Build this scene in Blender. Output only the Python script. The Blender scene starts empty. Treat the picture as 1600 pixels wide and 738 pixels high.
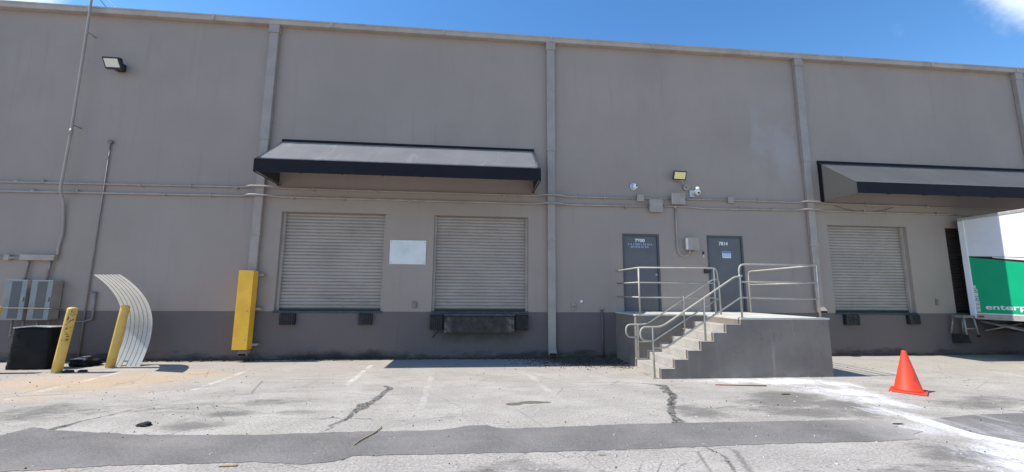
import bpy, bmesh, math, random
import numpy as np
from mathutils import Vector, Matrix
random.seed(7); rng = np.random.default_rng(5)
S = bpy.context.scene
COL = S.collection

# ------------------------------------------------------------------ camera
F_PX, YAW, PITCH, ROLL, CAM_Z, CAM_D = 638.65, .0937493, .138163, .0075006, 1.68129, 10.9
def cam_axes():
    f = Vector((math.sin(YAW)*math.cos(PITCH), math.cos(YAW)*math.cos(PITCH), math.sin(PITCH)))
    r = Vector((math.cos(YAW), -math.sin(YAW), 0)); u = r.cross(f)
    c, s = math.cos(ROLL), math.sin(ROLL)
    return c*r+s*u, -s*r+c*u, f
r_, u_, f_ = cam_axes()
cd = bpy.data.cameras.new('camera'); cam = bpy.data.objects.new('camera', cd); COL.objects.link(cam)
cam.matrix_world = Matrix(((r_.x, u_.x, -f_.x, 0), (r_.y, u_.y, -f_.y, -CAM_D), (r_.z, u_.z, -f_.z, CAM_Z), (0, 0, 0, 1)))
cd.sensor_width = 36; cd.lens = F_PX/1600*36; cd.clip_start = .05; cd.clip_end = 3000
S.camera = cam

# ------------------------------------------------------------------ light
SUN_EL, SUN_AZ = math.radians(54.5), math.radians(-.8)      # sun stands over the left end, in line with the facade
to_sun = Vector((-math.cos(SUN_EL)*math.cos(SUN_AZ), math.cos(SUN_EL)*math.sin(SUN_AZ), math.sin(SUN_EL)))
ld = bpy.data.lights.new('sun', 'SUN'); lo = bpy.data.objects.new('sun', ld); COL.objects.link(lo)
ld.energy = 5.0; ld.angle = math.radians(.53); ld.color = (1, .955, .88)
lo.rotation_euler = to_sun.to_track_quat('Z', 'Y').to_euler(); lo.location = (-20, 0, 40)
W = bpy.data.worlds.new('World'); S.world = W; W.use_nodes = True
wt = W.node_tree; wt.nodes.clear()
out = wt.nodes.new('ShaderNodeOutputWorld'); bg = wt.nodes.new('ShaderNodeBackground')
sky = wt.nodes.new('ShaderNodeTexSky'); sky.sky_type = 'NISHITA'; sky.sun_disc = False
sky.sun_elevation = SUN_EL; sky.sun_rotation = math.radians(-90); sky.air_density = 1.0; sky.dust_density = .1; sky.ozone_density = 3.0
bg.inputs['Strength'].default_value = .15
hs = wt.nodes.new('ShaderNodeHueSaturation'); hs.inputs['Saturation'].default_value = 1.22; hs.inputs['Value'].default_value = 1.2; wt.links.new(sky.outputs[0], hs.inputs['Color'])
def px_dir(x, y):
    return (f_ + r_*((x-800)/F_PX) + u_*((369-y)/F_PX)).normalized()
geo = wt.nodes.new('ShaderNodeTexCoord')
def wmath(op, a, b=None, c=None, clamp=False):
    n = wt.nodes.new('ShaderNodeMath'); n.operation = op; n.use_clamp = clamp
    for i, v in enumerate((a, b, c)):
        if v is None: continue
        if isinstance(v, (int, float)): n.inputs[i].default_value = v
        else: wt.links.new(v, n.inputs[i])
    return n.outputs[0]
def wblob(d, inner, outer):
    n = wt.nodes.new('ShaderNodeVectorMath'); n.operation = 'DISTANCE'
    wt.links.new(geo.outputs['Generated'], n.inputs[0]); n.inputs[1].default_value = d
    m = wt.nodes.new('ShaderNodeMapRange'); m.interpolation_type = 'SMOOTHSTEP'
    wt.links.new(n.outputs['Value'], m.inputs[0]); m.inputs[1].default_value = inner; m.inputs[2].default_value = outer
    m.inputs[3].default_value = 1; m.inputs[4].default_value = 0
    return m.outputs[0]
cn = wt.nodes.new('ShaderNodeTexNoise'); cn.inputs['Scale'].default_value = 9; cn.inputs['Detail'].default_value = 8; cn.inputs['Roughness'].default_value = .6
wt.links.new(geo.outputs['Generated'], cn.inputs['Vector'])
blob = wmath('MAXIMUM', wblob(px_dir(1640, -20), .02, .115), wblob(px_dir(10, -40), .02, .13))
blob = wmath('MAXIMUM', blob, wblob((-.6, -.7, .35), .1, .5))
cm = wmath('MULTIPLY_ADD', wmath('SUBTRACT', cn.outputs['Fac'], .5), 1.6, blob)
mr = wt.nodes.new('ShaderNodeMapRange'); mr.interpolation_type = 'SMOOTHSTEP'
wt.links.new(cm, mr.inputs[0]); mr.inputs[1].default_value = .25; mr.inputs[2].default_value = 1.0; mr.inputs[4].default_value = .8
mx = wt.nodes.new('ShaderNodeMix'); mx.data_type = 'RGBA'
wt.links.new(mr.outputs[0], mx.inputs['Factor']); wt.links.new(hs.outputs[0], mx.inputs[6]); mx.inputs[7].default_value = (6.0, 6.6, 7.6, 1)
wt.links.new(mx.outputs[2], bg.inputs['Color']); wt.links.new(bg.outputs[0], out.inputs[0])
vs = S.view_settings; vs.view_transform = 'Standard'; vs.look = 'None'; vs.gamma = 1; vs.use_curve_mapping = False; vs.exposure = 0.34
S.render.engine = 'CYCLES'

# ------------------------------------------------------------------ node helper and materials
class NT:
    def __init__(s, name):
        s.m = bpy.data.materials.new(name); s.m.use_nodes = True; s.t = s.m.node_tree; s.t.nodes.clear()
        s.o = s.t.nodes.new('ShaderNodeOutputMaterial'); s.b = s.t.nodes.new('ShaderNodeBsdfPrincipled')
        s.t.links.new(s.b.outputs[0], s.o.inputs[0]); s.c = s.t.nodes.new('ShaderNodeTexCoord')
        s.g = s.t.nodes.new('ShaderNodeNewGeometry')
    def put(s, sock, v):
        if isinstance(v, bpy.types.NodeSocket): s.t.links.new(v, sock)
        elif isinstance(v, tuple) and len(v) == 3 and sock.type == 'RGBA': sock.default_value = (*v, 1)
        else: sock.default_value = v
    def math(s, op, a, b=0., c=None, clamp=False):
        n = s.t.nodes.new('ShaderNodeMath'); n.operation = op; n.use_clamp = clamp
        s.put(n.inputs[0], a); s.put(n.inputs[1], b)
        if c is not None: s.put(n.inputs[2], c)
        return n.outputs[0]
    def vec(s, scale=(1, 1, 1), world=True):
        n = s.t.nodes.new('ShaderNodeMapping'); s.t.links.new(s.g.outputs['Position'] if world else s.c.outputs['Object'], n.inputs[0])
        n.inputs['Scale'].default_value = scale; return n.outputs[0]
    def noise(s, scale, detail=4, rough=.55, v=None, dist=0):
        n = s.t.nodes.new('ShaderNodeTexNoise'); s.t.links.new(v if v is not None else s.vec(), n.inputs['Vector'])
        n.inputs['Scale'].default_value = scale; n.inputs['Detail'].default_value = detail; n.inputs['Roughness'].default_value = rough
        n.inputs['Distortion'].default_value = dist; return n.outputs['Fac']
    def vor(s, scale, v=None, feature='F1'):
        n = s.t.nodes.new('ShaderNodeTexVoronoi'); n.feature = feature; s.t.links.new(v if v is not None else s.vec(), n.inputs['Vector'])
        n.inputs['Scale'].default_value = scale; return n.outputs['Distance']
    def ramp(s, f, a, b, lo=0., hi=1.):
        n = s.t.nodes.new('ShaderNodeMapRange'); n.interpolation_type = 'SMOOTHSTEP'
        for i, v in enumerate((f, a, b, lo, hi)): s.put(n.inputs[i], v)
        return n.outputs[0]
    def mix(s, f, a, b, mode='MIX'):
        n = s.t.nodes.new('ShaderNodeMix'); n.data_type = 'RGBA'; n.blend_type = mode
        s.put(n.inputs[0], f); s.put(n.inputs[6], a); s.put(n.inputs[7], b); return n.outputs[2]
    def attr(s, name):
        n = s.t.nodes.new('ShaderNodeAttribute'); n.attribute_name = name; return n.outputs['Fac']
    def xyz(s):
        n = s.t.nodes.new('ShaderNodeSeparateXYZ'); s.t.links.new(s.g.outputs['Position'], n.inputs[0]); return n.outputs
    def bump(s, h, strength=.3, dist=.01):
        n = s.t.nodes.new('ShaderNodeBump'); s.t.links.new(h, n.inputs['Height']); n.inputs['Strength'].default_value = strength; n.inputs['Distance'].default_value = dist
        s.t.links.new(n.outputs[0], s.b.inputs['Normal'])
    def fin(s, col, rough=.7, metal=0., spec=.5):
        s.put(s.b.inputs['Base Color'], col); s.put(s.b.inputs['Roughness'], rough); s.put(s.b.inputs['Metallic'], metal)
        s.b.inputs['Specular IOR Level'].default_value = spec; return s.m
def simple(name, col, rough=.6, var=.12, scale=6, metal=0., bump=0., dirt=None, dirt_amt=.0, spec=.5):
    n = NT(name); f = n.noise(scale, 6)
    a = tuple(c*(1-var) for c in col); b = tuple(min(1, c*(1+var)) for c in col)
    c = n.mix(n.ramp(f, .3, .7), a, b)
    if dirt: c = n.mix(n.math('MULTIPLY', n.ramp(n.noise(scale*.6, 8, .7), .48, .7), dirt_amt), c, dirt)
    if bump: n.bump(n.noise(scale*12, 3), bump, .004)
    return n.fin(c, rough, metal, spec)

def wall_paint(name, col, light=1.0, plinth=False):
    n = NT(name)
    big = n.noise(.35, 5, .6); mid = n.noise(1.7, 6, .65, n.vec((1, 1, .45))); x, y, z = n.xyz()
    c = n.mix(n.ramp(big, .3, .7), tuple(v*.93 for v in col), tuple(v*1.06 for v in col))
    c = n.mix(n.math('MULTIPLY', n.ramp(mid, .5, .75), .25), c, tuple(v*.82 for v in col))
    streak = n.noise(5, 5, .7, n.vec((1, 1, .06)))
    c = n.mix(n.math('MULTIPLY', n.ramp(streak, .54, .72), .28), c, tuple(v*.7 for v in col))
    if not plinth:
        # reflected light painted into the wall colour near the third downspout, and rusty scuffs at the left
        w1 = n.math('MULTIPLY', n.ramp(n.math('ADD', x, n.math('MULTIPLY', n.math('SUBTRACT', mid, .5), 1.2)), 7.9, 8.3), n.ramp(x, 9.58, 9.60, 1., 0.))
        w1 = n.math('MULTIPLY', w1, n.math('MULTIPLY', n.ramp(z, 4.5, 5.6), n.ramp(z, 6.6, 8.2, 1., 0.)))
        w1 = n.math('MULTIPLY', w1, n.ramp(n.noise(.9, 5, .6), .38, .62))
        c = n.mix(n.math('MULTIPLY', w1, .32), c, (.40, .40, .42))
        # repainted rectangles of a slightly different batch
        w3 = n.math('MULTIPLY', n.ramp(n.vor(.45, n.vec((1, 1, .8)), 'F1'), .35, .45), .12)
        c = n.mix(w3, c, tuple(v*1.15 for v in col))
        w2 = n.math('MULTIPLY', n.math('MULTIPLY', n.ramp(x, -7.4, -6.7), n.ramp(x, -6.5, -5.6, 1., 0.)), n.math('MULTIPLY', n.ramp(z, .9, 1.3), n.ramp(z, 1.6, 2.4, 1., 0.)))
        c = n.mix(n.math('MULTIPLY', n.math('MULTIPLY', w2, n.ramp(n.noise(2.4, 5), .35, .7)), .35), c, (.40, .22, .18))
    else:
        grime = n.ramp(n.math('MULTIPLY_ADD', n.noise(2.2, 7, .7, n.vec((.5, 1, 1.6))), -.9, n.math('ADD', z, .35)), -.12, .12, 1., 0.)
        c = n.mix(n.math('MULTIPLY', grime, .7), c, (.02, .019, .016))
        chips = n.math('MULTIPLY', n.ramp(n.noise(7, 8, .75, n.vec((.6, 1, 1.5))), .64, .70), n.ramp(n.noise(.9, 3), .45, .62))
        c = n.mix(n.math('MULTIPLY', chips, .5), c, (.25, .23, .20))
        soot = n.math('MULTIPLY', n.ramp(n.math('MULTIPLY_ADD', n.noise(1.8, 6, .7), .5, x), -.9, -.3), n.ramp(n.math('MULTIPLY_ADD', n.noise(2.1, 6, .7), .5, x), 1.2, 1.8, 1., 0.))
        soot = n.math('MULTIPLY', soot, n.ramp(n.math('MULTIPLY_ADD', n.noise(2.6, 6, .7), .6, z), .55, .95))
        c = n.mix(n.math('MULTIPLY', soot, .72), c, (.045, .04, .035))
        # mildew band under the first dock door
        mz = n.math('MULTIPLY', n.ramp(n.math('MULTIPLY_ADD', n.noise(1.6, 6, .7), .5, z), .25, .55, 1., 0.), n.math('MULTIPLY', n.ramp(x, -4.9, -4.0), n.ramp(x, -2.6, -1.7, 1., 0.)))
        c = n.mix(n.math('MULTIPLY', mz, .8), c, (.018, .016, .014))
    n.bump(n.math('ADD', n.math('MULTIPLY', n.noise(30, 6, .65), .7), n.noise(6, 3)), .35, .006)
    return n.fin(c, .82, 0, .3)

M = {}
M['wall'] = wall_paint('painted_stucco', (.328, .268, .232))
M['plinth'] = wall_paint('painted_plinth', (.145, .119, .114), plinth=True)
M['trim'] = simple('trim_paint', (.37, .32, .28), .6, .08, 2.5, dirt=(.2, .17, .15), dirt_amt=.35)
M['gutter'] = simple('gutter_paint', (.40, .34, .29), .55, .08, 2, dirt=(.2, .16, .13), dirt_amt=.4)
M['downspout'] = simple('downspout_paint', (.33, .275, .238), .5, .08, 2.2, dirt=(.22, .2, .18), dirt_amt=.35)
M['conduit'] = simple('conduit_paint', (.35, .29, .25), .5, .1, 3, dirt=(.2, .15, .12), dirt_amt=.4)
M['old_pipe'] = simple('old_pipe', (.20, .165, .15), .6, .15, 4)
M['galv'] = simple('galvanised', (.50, .52, .54), .42, .12, 9, metal=.55)
M['box'] = simple('junction_box_paint', (.34, .29, .25), .55, .08, 5, dirt=(.2, .17, .15), dirt_amt=.3)
M['door'] = simple('steel_door_paint', (.105, .10, .108), .42, .07, 2, bump=.05, dirt=(.06, .06, .06), dirt_amt=.4)
M['frame'] = simple('door_frame_paint', (.07, .066, .07), .5, .08, 3)
M['black'] = simple('black_metal', (.018, .018, .02), .45, .15, 8)
M['rubber'] = simple('black_rubber', (.014, .013, .013), .8, .3, 14, bump=.4, dirt=(.06, .055, .05), dirt_amt=.6)
M['navy'] = simple('navy_canvas', (.013, .0125, .017), .8, .12, 5, bump=.1, spec=.2)
M['white'] = simple('white_plastic', (.78, .78, .77), .35, .04, 6)
M['board'] = simple('white_board', (.66, .67, .66), .45, .05, 3, dirt=(.42, .42, .40), dirt_amt=.5)
M['dark'] = simple('dark_void', (.01, .01, .011), .9, .2, 6)
M['lens'] = simple('lamp_lens', (.70, .66, .56), .25, .04, 9)
M['yellow_lens'] = simple('yellow_led_lens', (.80, .70, .32), .3, .12, 40)
M['blue_paint'] = simple('blue_print', (.10, .20, .50), .5, .1, 30)
M['soft_blue'] = simple('pale_print', (.42, .50, .66), .5, .1, 30)
M['shade_shutter'] = simple('shutter_paint_with_shade', (.05, .042, .04), .6, .15, 3, dirt=(.08, .065, .06), dirt_amt=.4)  # shade of truck and awning put into the last shutter's colour
M['sill'] = simple('sill_steel', (.035, .036, .06), .5, .3, 8, dirt=(.12, .11, .10), dirt_amt=.5)
M['glass'] = simple('dark_glass', (.01, .012, .015), .08, .1, 5)

def shutter_mat():
    n = NT('shutter_paint'); x, y, z = n.xyz()
    st = n.noise(1.6, 5, .6, n.vec((.6, 1, .7))); f = n.noise(1.2, 5)
    c = n.mix(n.ramp(f, .3, .7), (.335, .283, .25), (.39, .33, .295))
    c = n.mix(n.math('MULTIPLY', n.ramp(st, .5, .72), .3), c, (.26, .22, .195))
    c = n.mix(n.math('MULTIPLY', n.ramp(n.noise(12, 5, .7, n.vec((.25, 1, 1.5))), .66, .72), .22), c, (.2, .15, .12))
    lowz = n.math('MULTIPLY', n.ramp(z, 1.3, 2.3, 1., 0.), n.ramp(n.noise(4, 6, .7, n.vec((.35, 1, 1.2))), .5, .66))
    c = n.mix(n.math('MULTIPLY', lowz, .35), c, (.16, .14, .125))
    return n.fin(c, .6)
M['shutter'] = shutter_mat()
def canopy_mat(name, col, seams=True):
    n = NT(name)
    c = n.mix(n.ramp(n.noise(.9, 6, .65), .3, .72), tuple(v*.93 for v in col), tuple(v*1.07 for v in col))
    # creases where the canvas was folded, running down the slope
    cre = n.math('ABSOLUTE', n.math('SUBTRACT', n.noise(1.3, 2, .4, n.vec((1, .12, .05))), .5))
    c = n.mix(n.math('MULTIPLY', n.ramp(cre, .0, .006, 1., 0.), .35), c, tuple(min(1, v*1.6) for v in col))
    s = n.noise(3.2, 4, .6, n.vec((1, .25, .25)))
    c = n.mix(n.math('MULTIPLY', n.ramp(s, .55, .72), .12), c, tuple(min(1, v*1.4) for v in col))
    n.bump(n.noise(3, 3, .5, n.vec((1, .3, .3))), .25, .02)
    return n.fin(c, .7, 0, .4)
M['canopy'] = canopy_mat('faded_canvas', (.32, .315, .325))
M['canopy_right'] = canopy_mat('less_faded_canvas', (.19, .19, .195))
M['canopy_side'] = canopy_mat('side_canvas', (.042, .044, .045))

def yellow_mat(name, col, rust):
    n = NT(name)
    c = n.mix(n.ramp(n.noise(3, 6), .3, .7), tuple(v*.88 for v in col), tuple(min(1, v*1.08) for v in col))
    sc = n.ramp(n.noise(9, 8, .75, n.vec((1, 1, .7))), .60, .66)
    zone = n.ramp(n.noise(1.3, 3, .5), .42, .6)
    c = n.mix(n.math('MULTIPLY', n.math('MULTIPLY', sc, zone), rust), c, (.07, .05, .035))
    c = n.mix(n.math('MULTIPLY', n.ramp(n.noise(16, 6, .7), .6, .8), .35), c, (.55, .42, .25))
    return n.fin(c, .48)
M['yellow'] = yellow_mat('bollard_yellow', (.66, .43, .10), .9)
M['guard'] = yellow_mat('guard_yellow', (.97, .50, .035), .3)
def concrete(name, col, paint=None):
    n = NT(name); f = n.noise(3, 8, .7); g = n.noise(60, 4, .7)
    c = n.mix(n.ramp(f, .3, .72), tuple(v*.8 for v in col), tuple(v*1.12 for v in col))
    c = n.mix(n.math('MULTIPLY', n.ramp(g, .45, .7), .35), c, tuple(v*.62 for v in col))
    if paint is not None: pass
    n.bump(n.math('ADD', g, n.math('MULTIPLY', f, 2)), .4, .006)
    return n.fin(c, .88, 0, .3)
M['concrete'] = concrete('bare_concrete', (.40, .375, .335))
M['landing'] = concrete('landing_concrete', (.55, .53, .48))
def platform_paint():
    n = NT('platform_paint'); x, y, z = n.xyz(); col = (.215, .183, .158)
    c = n.mix(n.ramp(n.noise(.9, 6, .65), .3, .72), tuple(v*.85 for v in col), tuple(v*1.12 for v in col))
    st = n.ramp(n.noise(4.5, 6, .72, n.vec((1, 1, .07))), .55, .72)
    zone = n.math('MULTIPLY', n.ramp(x, 5.8, 6.3), n.ramp(x, 6.6, 7.0, 1., 0.))
    c = n.mix(n.math('MULTIPLY', st, n.math('MULTIPLY_ADD', zone, .6, .16)), c, (.38, .36, .34))
    c = n.mix(n.math('MULTIPLY', n.ramp(n.noise(3.3, 8, .75, n.vec((1, 1, .5))), .58, .7), .45), c, (.09, .08, .074))
    cc = n.ramp(n.math('ABSOLUTE', n.math('SUBTRACT', n.noise(1.1, 5, .65), .5)), 0., .004, 1., 0.)
    c = n.mix(n.math('MULTIPLY', n.math('MULTIPLY', cc, n.ramp(n.noise(1.9, 2), .5, .58)), .6), c, (.05, .045, .04))
    foot = n.math('MULTIPLY', n.ramp(n.math('MULTIPLY_ADD', n.noise(4, 7, .7), .3, z), .2, .42, 1., 0.), n.ramp(n.noise(2, 5), .42, .6))
    c = n.mix(n.math('MULTIPLY', foot, .45), c, (.38, .35, .31))
    n.bump(n.noise(26, 6, .65), .3, .005)
    return n.fin(c, .8, 0, .3)
M['platform_paint'] = platform_paint()
M['rail'] = simple('rail_paint', (.40, .37, .305), .45, .1, 7, dirt=(.25, .2, .15), dirt_amt=.35)
def sheet_mat():
    n = NT('corrugated_sheet'); f = n.noise(2.2, 6, .6)
    c = n.mix(n.ramp(f, .35, .7), (.80, .80, .78), (.88, .88, .86))
    c = n.mix(n.math('MULTIPLY', n.ramp(n.noise(18, 7, .7), .58, .7), .35), c, (.40, .38, .34))
    return n.fin(c, .4, .15)
M['sheet'] = sheet_mat()
M['cabinet'] = simple('cabinet_metal', (.215, .225, .23), .5, .12, 4, metal=.1, dirt=(.25, .28, .32), dirt_amt=.4)
M['cabinet_panel'] = simple('cabinet_panel', (.075, .08, .088), .5, .12, 4)
M['bin'] = simple('black_sheeting', (.006, .006, .007), .6, .3, 5, bump=.3, spec=.2)
M['cone'] = simple('cone_plastic', (.86, .055, .018), .5, .06, 8, dirt=(.26, .05, .035), dirt_amt=.8)
M['truck_white'] = simple('truck_white', (.76, .78, .82), .35, .03, 2, dirt=(.55, .55, .56), dirt_amt=.25)
M['green'] = simple('green_decal', (.003, .37, .175), .38, .04, 2)
M['alu'] = simple('aluminium_trim', (.60, .58, .55), .42, .1, 8, metal=.5, dirt=(.3, .28, .26), dirt_amt=.4)
M['chassis'] = simple('chassis', (.03, .03, .032), .7, .3, 9)
M['steel'] = simple('worn_steel', (.26, .25, .24), .5, .25, 9, metal=.4)
M['chunk'] = simple('asphalt_chunk', (.02, .018, .018), .9, .4, 30, bump=.6)
M['wood'] = simple('wood_scrap', (.40, .29, .15), .8, .25, 18)
M['red'] = simple('red_reflector', (.35, .02, .02), .4, .1, 8)
M['litter'] = simple('dead_leaves', (.09, .065, .045), .95, .7, 23)
M['pale'] = simple('pale_scrap', (.5, .49, .46), .7, .3, 30)

def lip_mat():
    n = NT('dock_plate'); f = n.noise(5, 8, .75)
    c = n.mix(n.ramp(f, .35, .7), (.034, .027, .022), (.075, .062, .052))
    x, y, z = n.xyz()
    e = n.math('MAXIMUM', n.ramp(x, -.7, -.45, 1., 0.), n.ramp(x, .8, 1.05))
    c = n.mix(n.math('MULTIPLY', e, n.ramp(n.noise(9, 6, .7), .42, .64)), c, (.20, .17, .145))
    return n.fin(c, .8, 0, .3)
M['lip'] = lip_mat()

# ------------------------------------------------------------------ mesh helpers
def obj(name, bm, m, parent=None, smooth=False, loc=None):
    me = bpy.data.meshes.new(name)
    bmesh.ops.recalc_face_normals(bm, faces=bm.faces[:])
    bm.to_mesh(me); bm.free()
    for mm in (m if isinstance(m, list) else [m]): me.materials.append(mm)
    if smooth:
        for p in me.polygons: p.use_smooth = True
    o = bpy.data.objects.new(name, me); COL.objects.link(o)
    if parent is not None: o.parent = parent; o.matrix_parent_inverse = Matrix.Identity(4); o.location = -world(parent)
    return o
def world(o):
    v = Vector(o.location)
    while o.parent: o = o.parent; v += o.location
    return v
def tag(o, label=None, cat=None, group=None, kind=None):
    for k, v in (('label', label), ('category', cat), ('group', group), ('kind', kind)):
        if v: o[k] = v
    return o
def thing(name, label, cat, loc=(0, 0, 0), group=None):
    o = bpy.data.objects.new(name, None); COL.objects.link(o); o.location = loc; o.empty_display_size = .1
    return tag(o, label, cat, group)
def box(bm, x0, x1, y0, y1, z0, z1, bev=0., mi=0, mat=None):
    v = [bm.verts.new((x, y, z)) for x in (x0, x1) for y in (y0, y1) for z in (z0, z1)]
    fs = [bm.faces.new([v[i] for i in q]) for q in ((0, 1, 3, 2), (4, 6, 7, 5), (0, 4, 5, 1), (2, 3, 7, 6), (0, 2, 6, 4), (1, 5, 7, 3))]
    for f in fs: f.material_index = mi
    if bev > 0:
        es = list({e for f in fs for e in f.edges})
        r = bmesh.ops.bevel(bm, geom=es, offset=bev, segments=2, affect='EDGES', profile=.5)
        for f in r['faces']: f.material_index = mi
        v = list({vv for f in r['faces'] for vv in f.verts} | {vv for vv in v if vv.is_valid})
    if mat is not None: bmesh.ops.transform(bm, matrix=mat, verts=[q for q in v if q.is_valid])
    return v
def bx(*a, **k):
    bm = bmesh.new(); box(bm, *a, **k); return bm
def fillet(pts, r, n=5):
    pts = [Vector(p) for p in pts]; o = [pts[0]]
    for i in range(1, len(pts)-1):
        a, b, c = pts[i-1], pts[i], pts[i+1]
        d1 = (a-b); d2 = (c-b); k = min(r, d1.length*.49, d2.length*.49)
        p1 = b+d1.normalized()*k; p2 = b+d2.normalized()*k
        for j in range(n+1):
            t = j/n; o.append(p1*(1-t)**2 + b*2*t*(1-t) + p2*t*t)
    o.append(pts[-1]); return o
def tube(bm, pts, r, n=10, cap=True):
    pts = [Vector(p) for p in pts]; rings = []; up = None
    for i, p in enumerate(pts):
        t = (pts[min(i+1, len(pts)-1)]-pts[max(i-1, 0)]).normalized()
        if up is None:
            up = t.orthogonal().normalized()
        up = (up - t*up.dot(t)).normalized(); s = t.cross(up)
        rr = r[i] if isinstance(r, (list, tuple)) else r
        rings.append([bm.verts.new(p + (up*math.cos(2*math.pi*k/n)+s*math.sin(2*math.pi*k/n))*rr) for k in range(n)])
    for a, b in zip(rings, rings[1:]):
        for k in range(n): bm.faces.new((a[k], a[(k+1) % n], b[(k+1) % n], b[k])).smooth = True
    if cap: bm.faces.new(rings[0][::-1]); bm.faces.new(rings[-1])
def tb(pts, r, fil=0, n=10):
    bm = bmesh.new(); tube(bm, fillet(pts, fil) if fil else pts, r, n); return bm
def prism(bm, poly, y0, y1, mi=0, axis='y'):
    # polygon in (x,z) extruded along y (axis 'y'), or in (y,z) extruded along x (axis 'x')
    P = (lambda a, b, t: (a, t, b)) if axis == 'y' else (lambda a, b, t: (t, a, b))
    A = [bm.verts.new(P(a, b, y0)) for a, b in poly]; B = [bm.verts.new(P(a, b, y1)) for a, b in poly]
    fs = [bm.faces.new(A), bm.faces.new(B[::-1])]
    for i in range(len(poly)):
        j = (i+1) % len(poly); fs.append(bm.faces.new((A[i], B[i], B[j], A[j])))
    for f in fs: f.material_index = mi
    return fs
def disc(bm, c, ax, r, h, n=20, r2=None):
    c = Vector(c); ax = Vector(ax).normalized(); tube(bm, [c, c+ax*h], [r, r if r2 is None else r2], n)
def lathe(bm, c, prof, n=24):
    rings = [[bm.verts.new((c[0]+r*math.cos(2*math.pi*k/n), c[1]+r*math.sin(2*math.pi*k/n), c[2]+z)) for k in range(n)] for r, z in prof]
    for a, b in zip(rings, rings[1:]):
        for k in range(n): bm.faces.new((a[k], a[(k+1) % n], b[(k+1) % n], b[k])).smooth = True
    bm.faces.new(rings[0][::-1]); bm.faces.new(rings[-1])
def text(body, size, name, m, parent, mat, sx=1.0, bold=0., extrude=.002, align='CENTER', spacing=1.0):
    cu = bpy.data.curves.new('t', 'FONT'); cu.body = body; cu.size = size; cu.extrude = extrude; cu.offset = bold; cu.align_x = align; cu.space_character = spacing
    to = bpy.data.objects.new('t', cu); COL.objects.link(to)
    bpy.context.view_layer.update()
    me = bpy.data.meshes.new_from_object(to.evaluated_get(bpy.context.evaluated_depsgraph_get()))
    bpy.data.objects.remove(to); bpy.data.curves.remove(cu)
    me.transform(mat @ Matrix.Diagonal((sx, 1, 1, 1))); me.name = name; me.materials.clear(); me.materials.append(m)
    o = bpy.data.objects.new(name, me); COL.objects.link(o)
    if parent is not None: o.parent = parent; o.location = -world(parent)
    return o
FRONT = Matrix(((1, 0, 0, 0), (0, 0, -1, 0), (0, 1, 0, 0), (0, 0, 0, 1)))   # text in XZ plane facing -Y

# ------------------------------------------------------------------ ground
def seg_sd(X, Y, pts, wid):
    d = np.full(X.shape, 9.)
    for i in range(len(pts)-1):
        (ax, ay), (bx_, by) = pts[i], pts[i+1]; w0, w1 = wid[i], wid[i+1]
        vx, vy = bx_-ax, by-ay; L = vx*vx+vy*vy+1e-9
        t = np.clip(((X-ax)*vx+(Y-ay)*vy)/L, 0, 1)
        d = np.minimum(d, np.hypot(X-ax-t*vx, Y-ay-t*vy)-(w0+(w1-w0)*t))
    return d
def poly_sd(X, Y, poly):
    d = seg_sd(X, Y, poly+[poly[0]], [0]*(len(poly)+1)); ins = np.zeros(X.shape, bool)
    for i in range(len(poly)):
        (x0, y0), (x1, y1) = poly[i], poly[(i+1) % len(poly)]
        c = ((y0 > Y) != (y1 > Y)) & (X < (x1-x0)*(Y-y0)/((y1-y0) if abs(y1-y0) > 1e-9 else 1e-9)+x0)
        ins ^= c
    return np.where(ins, -d, d)
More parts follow.
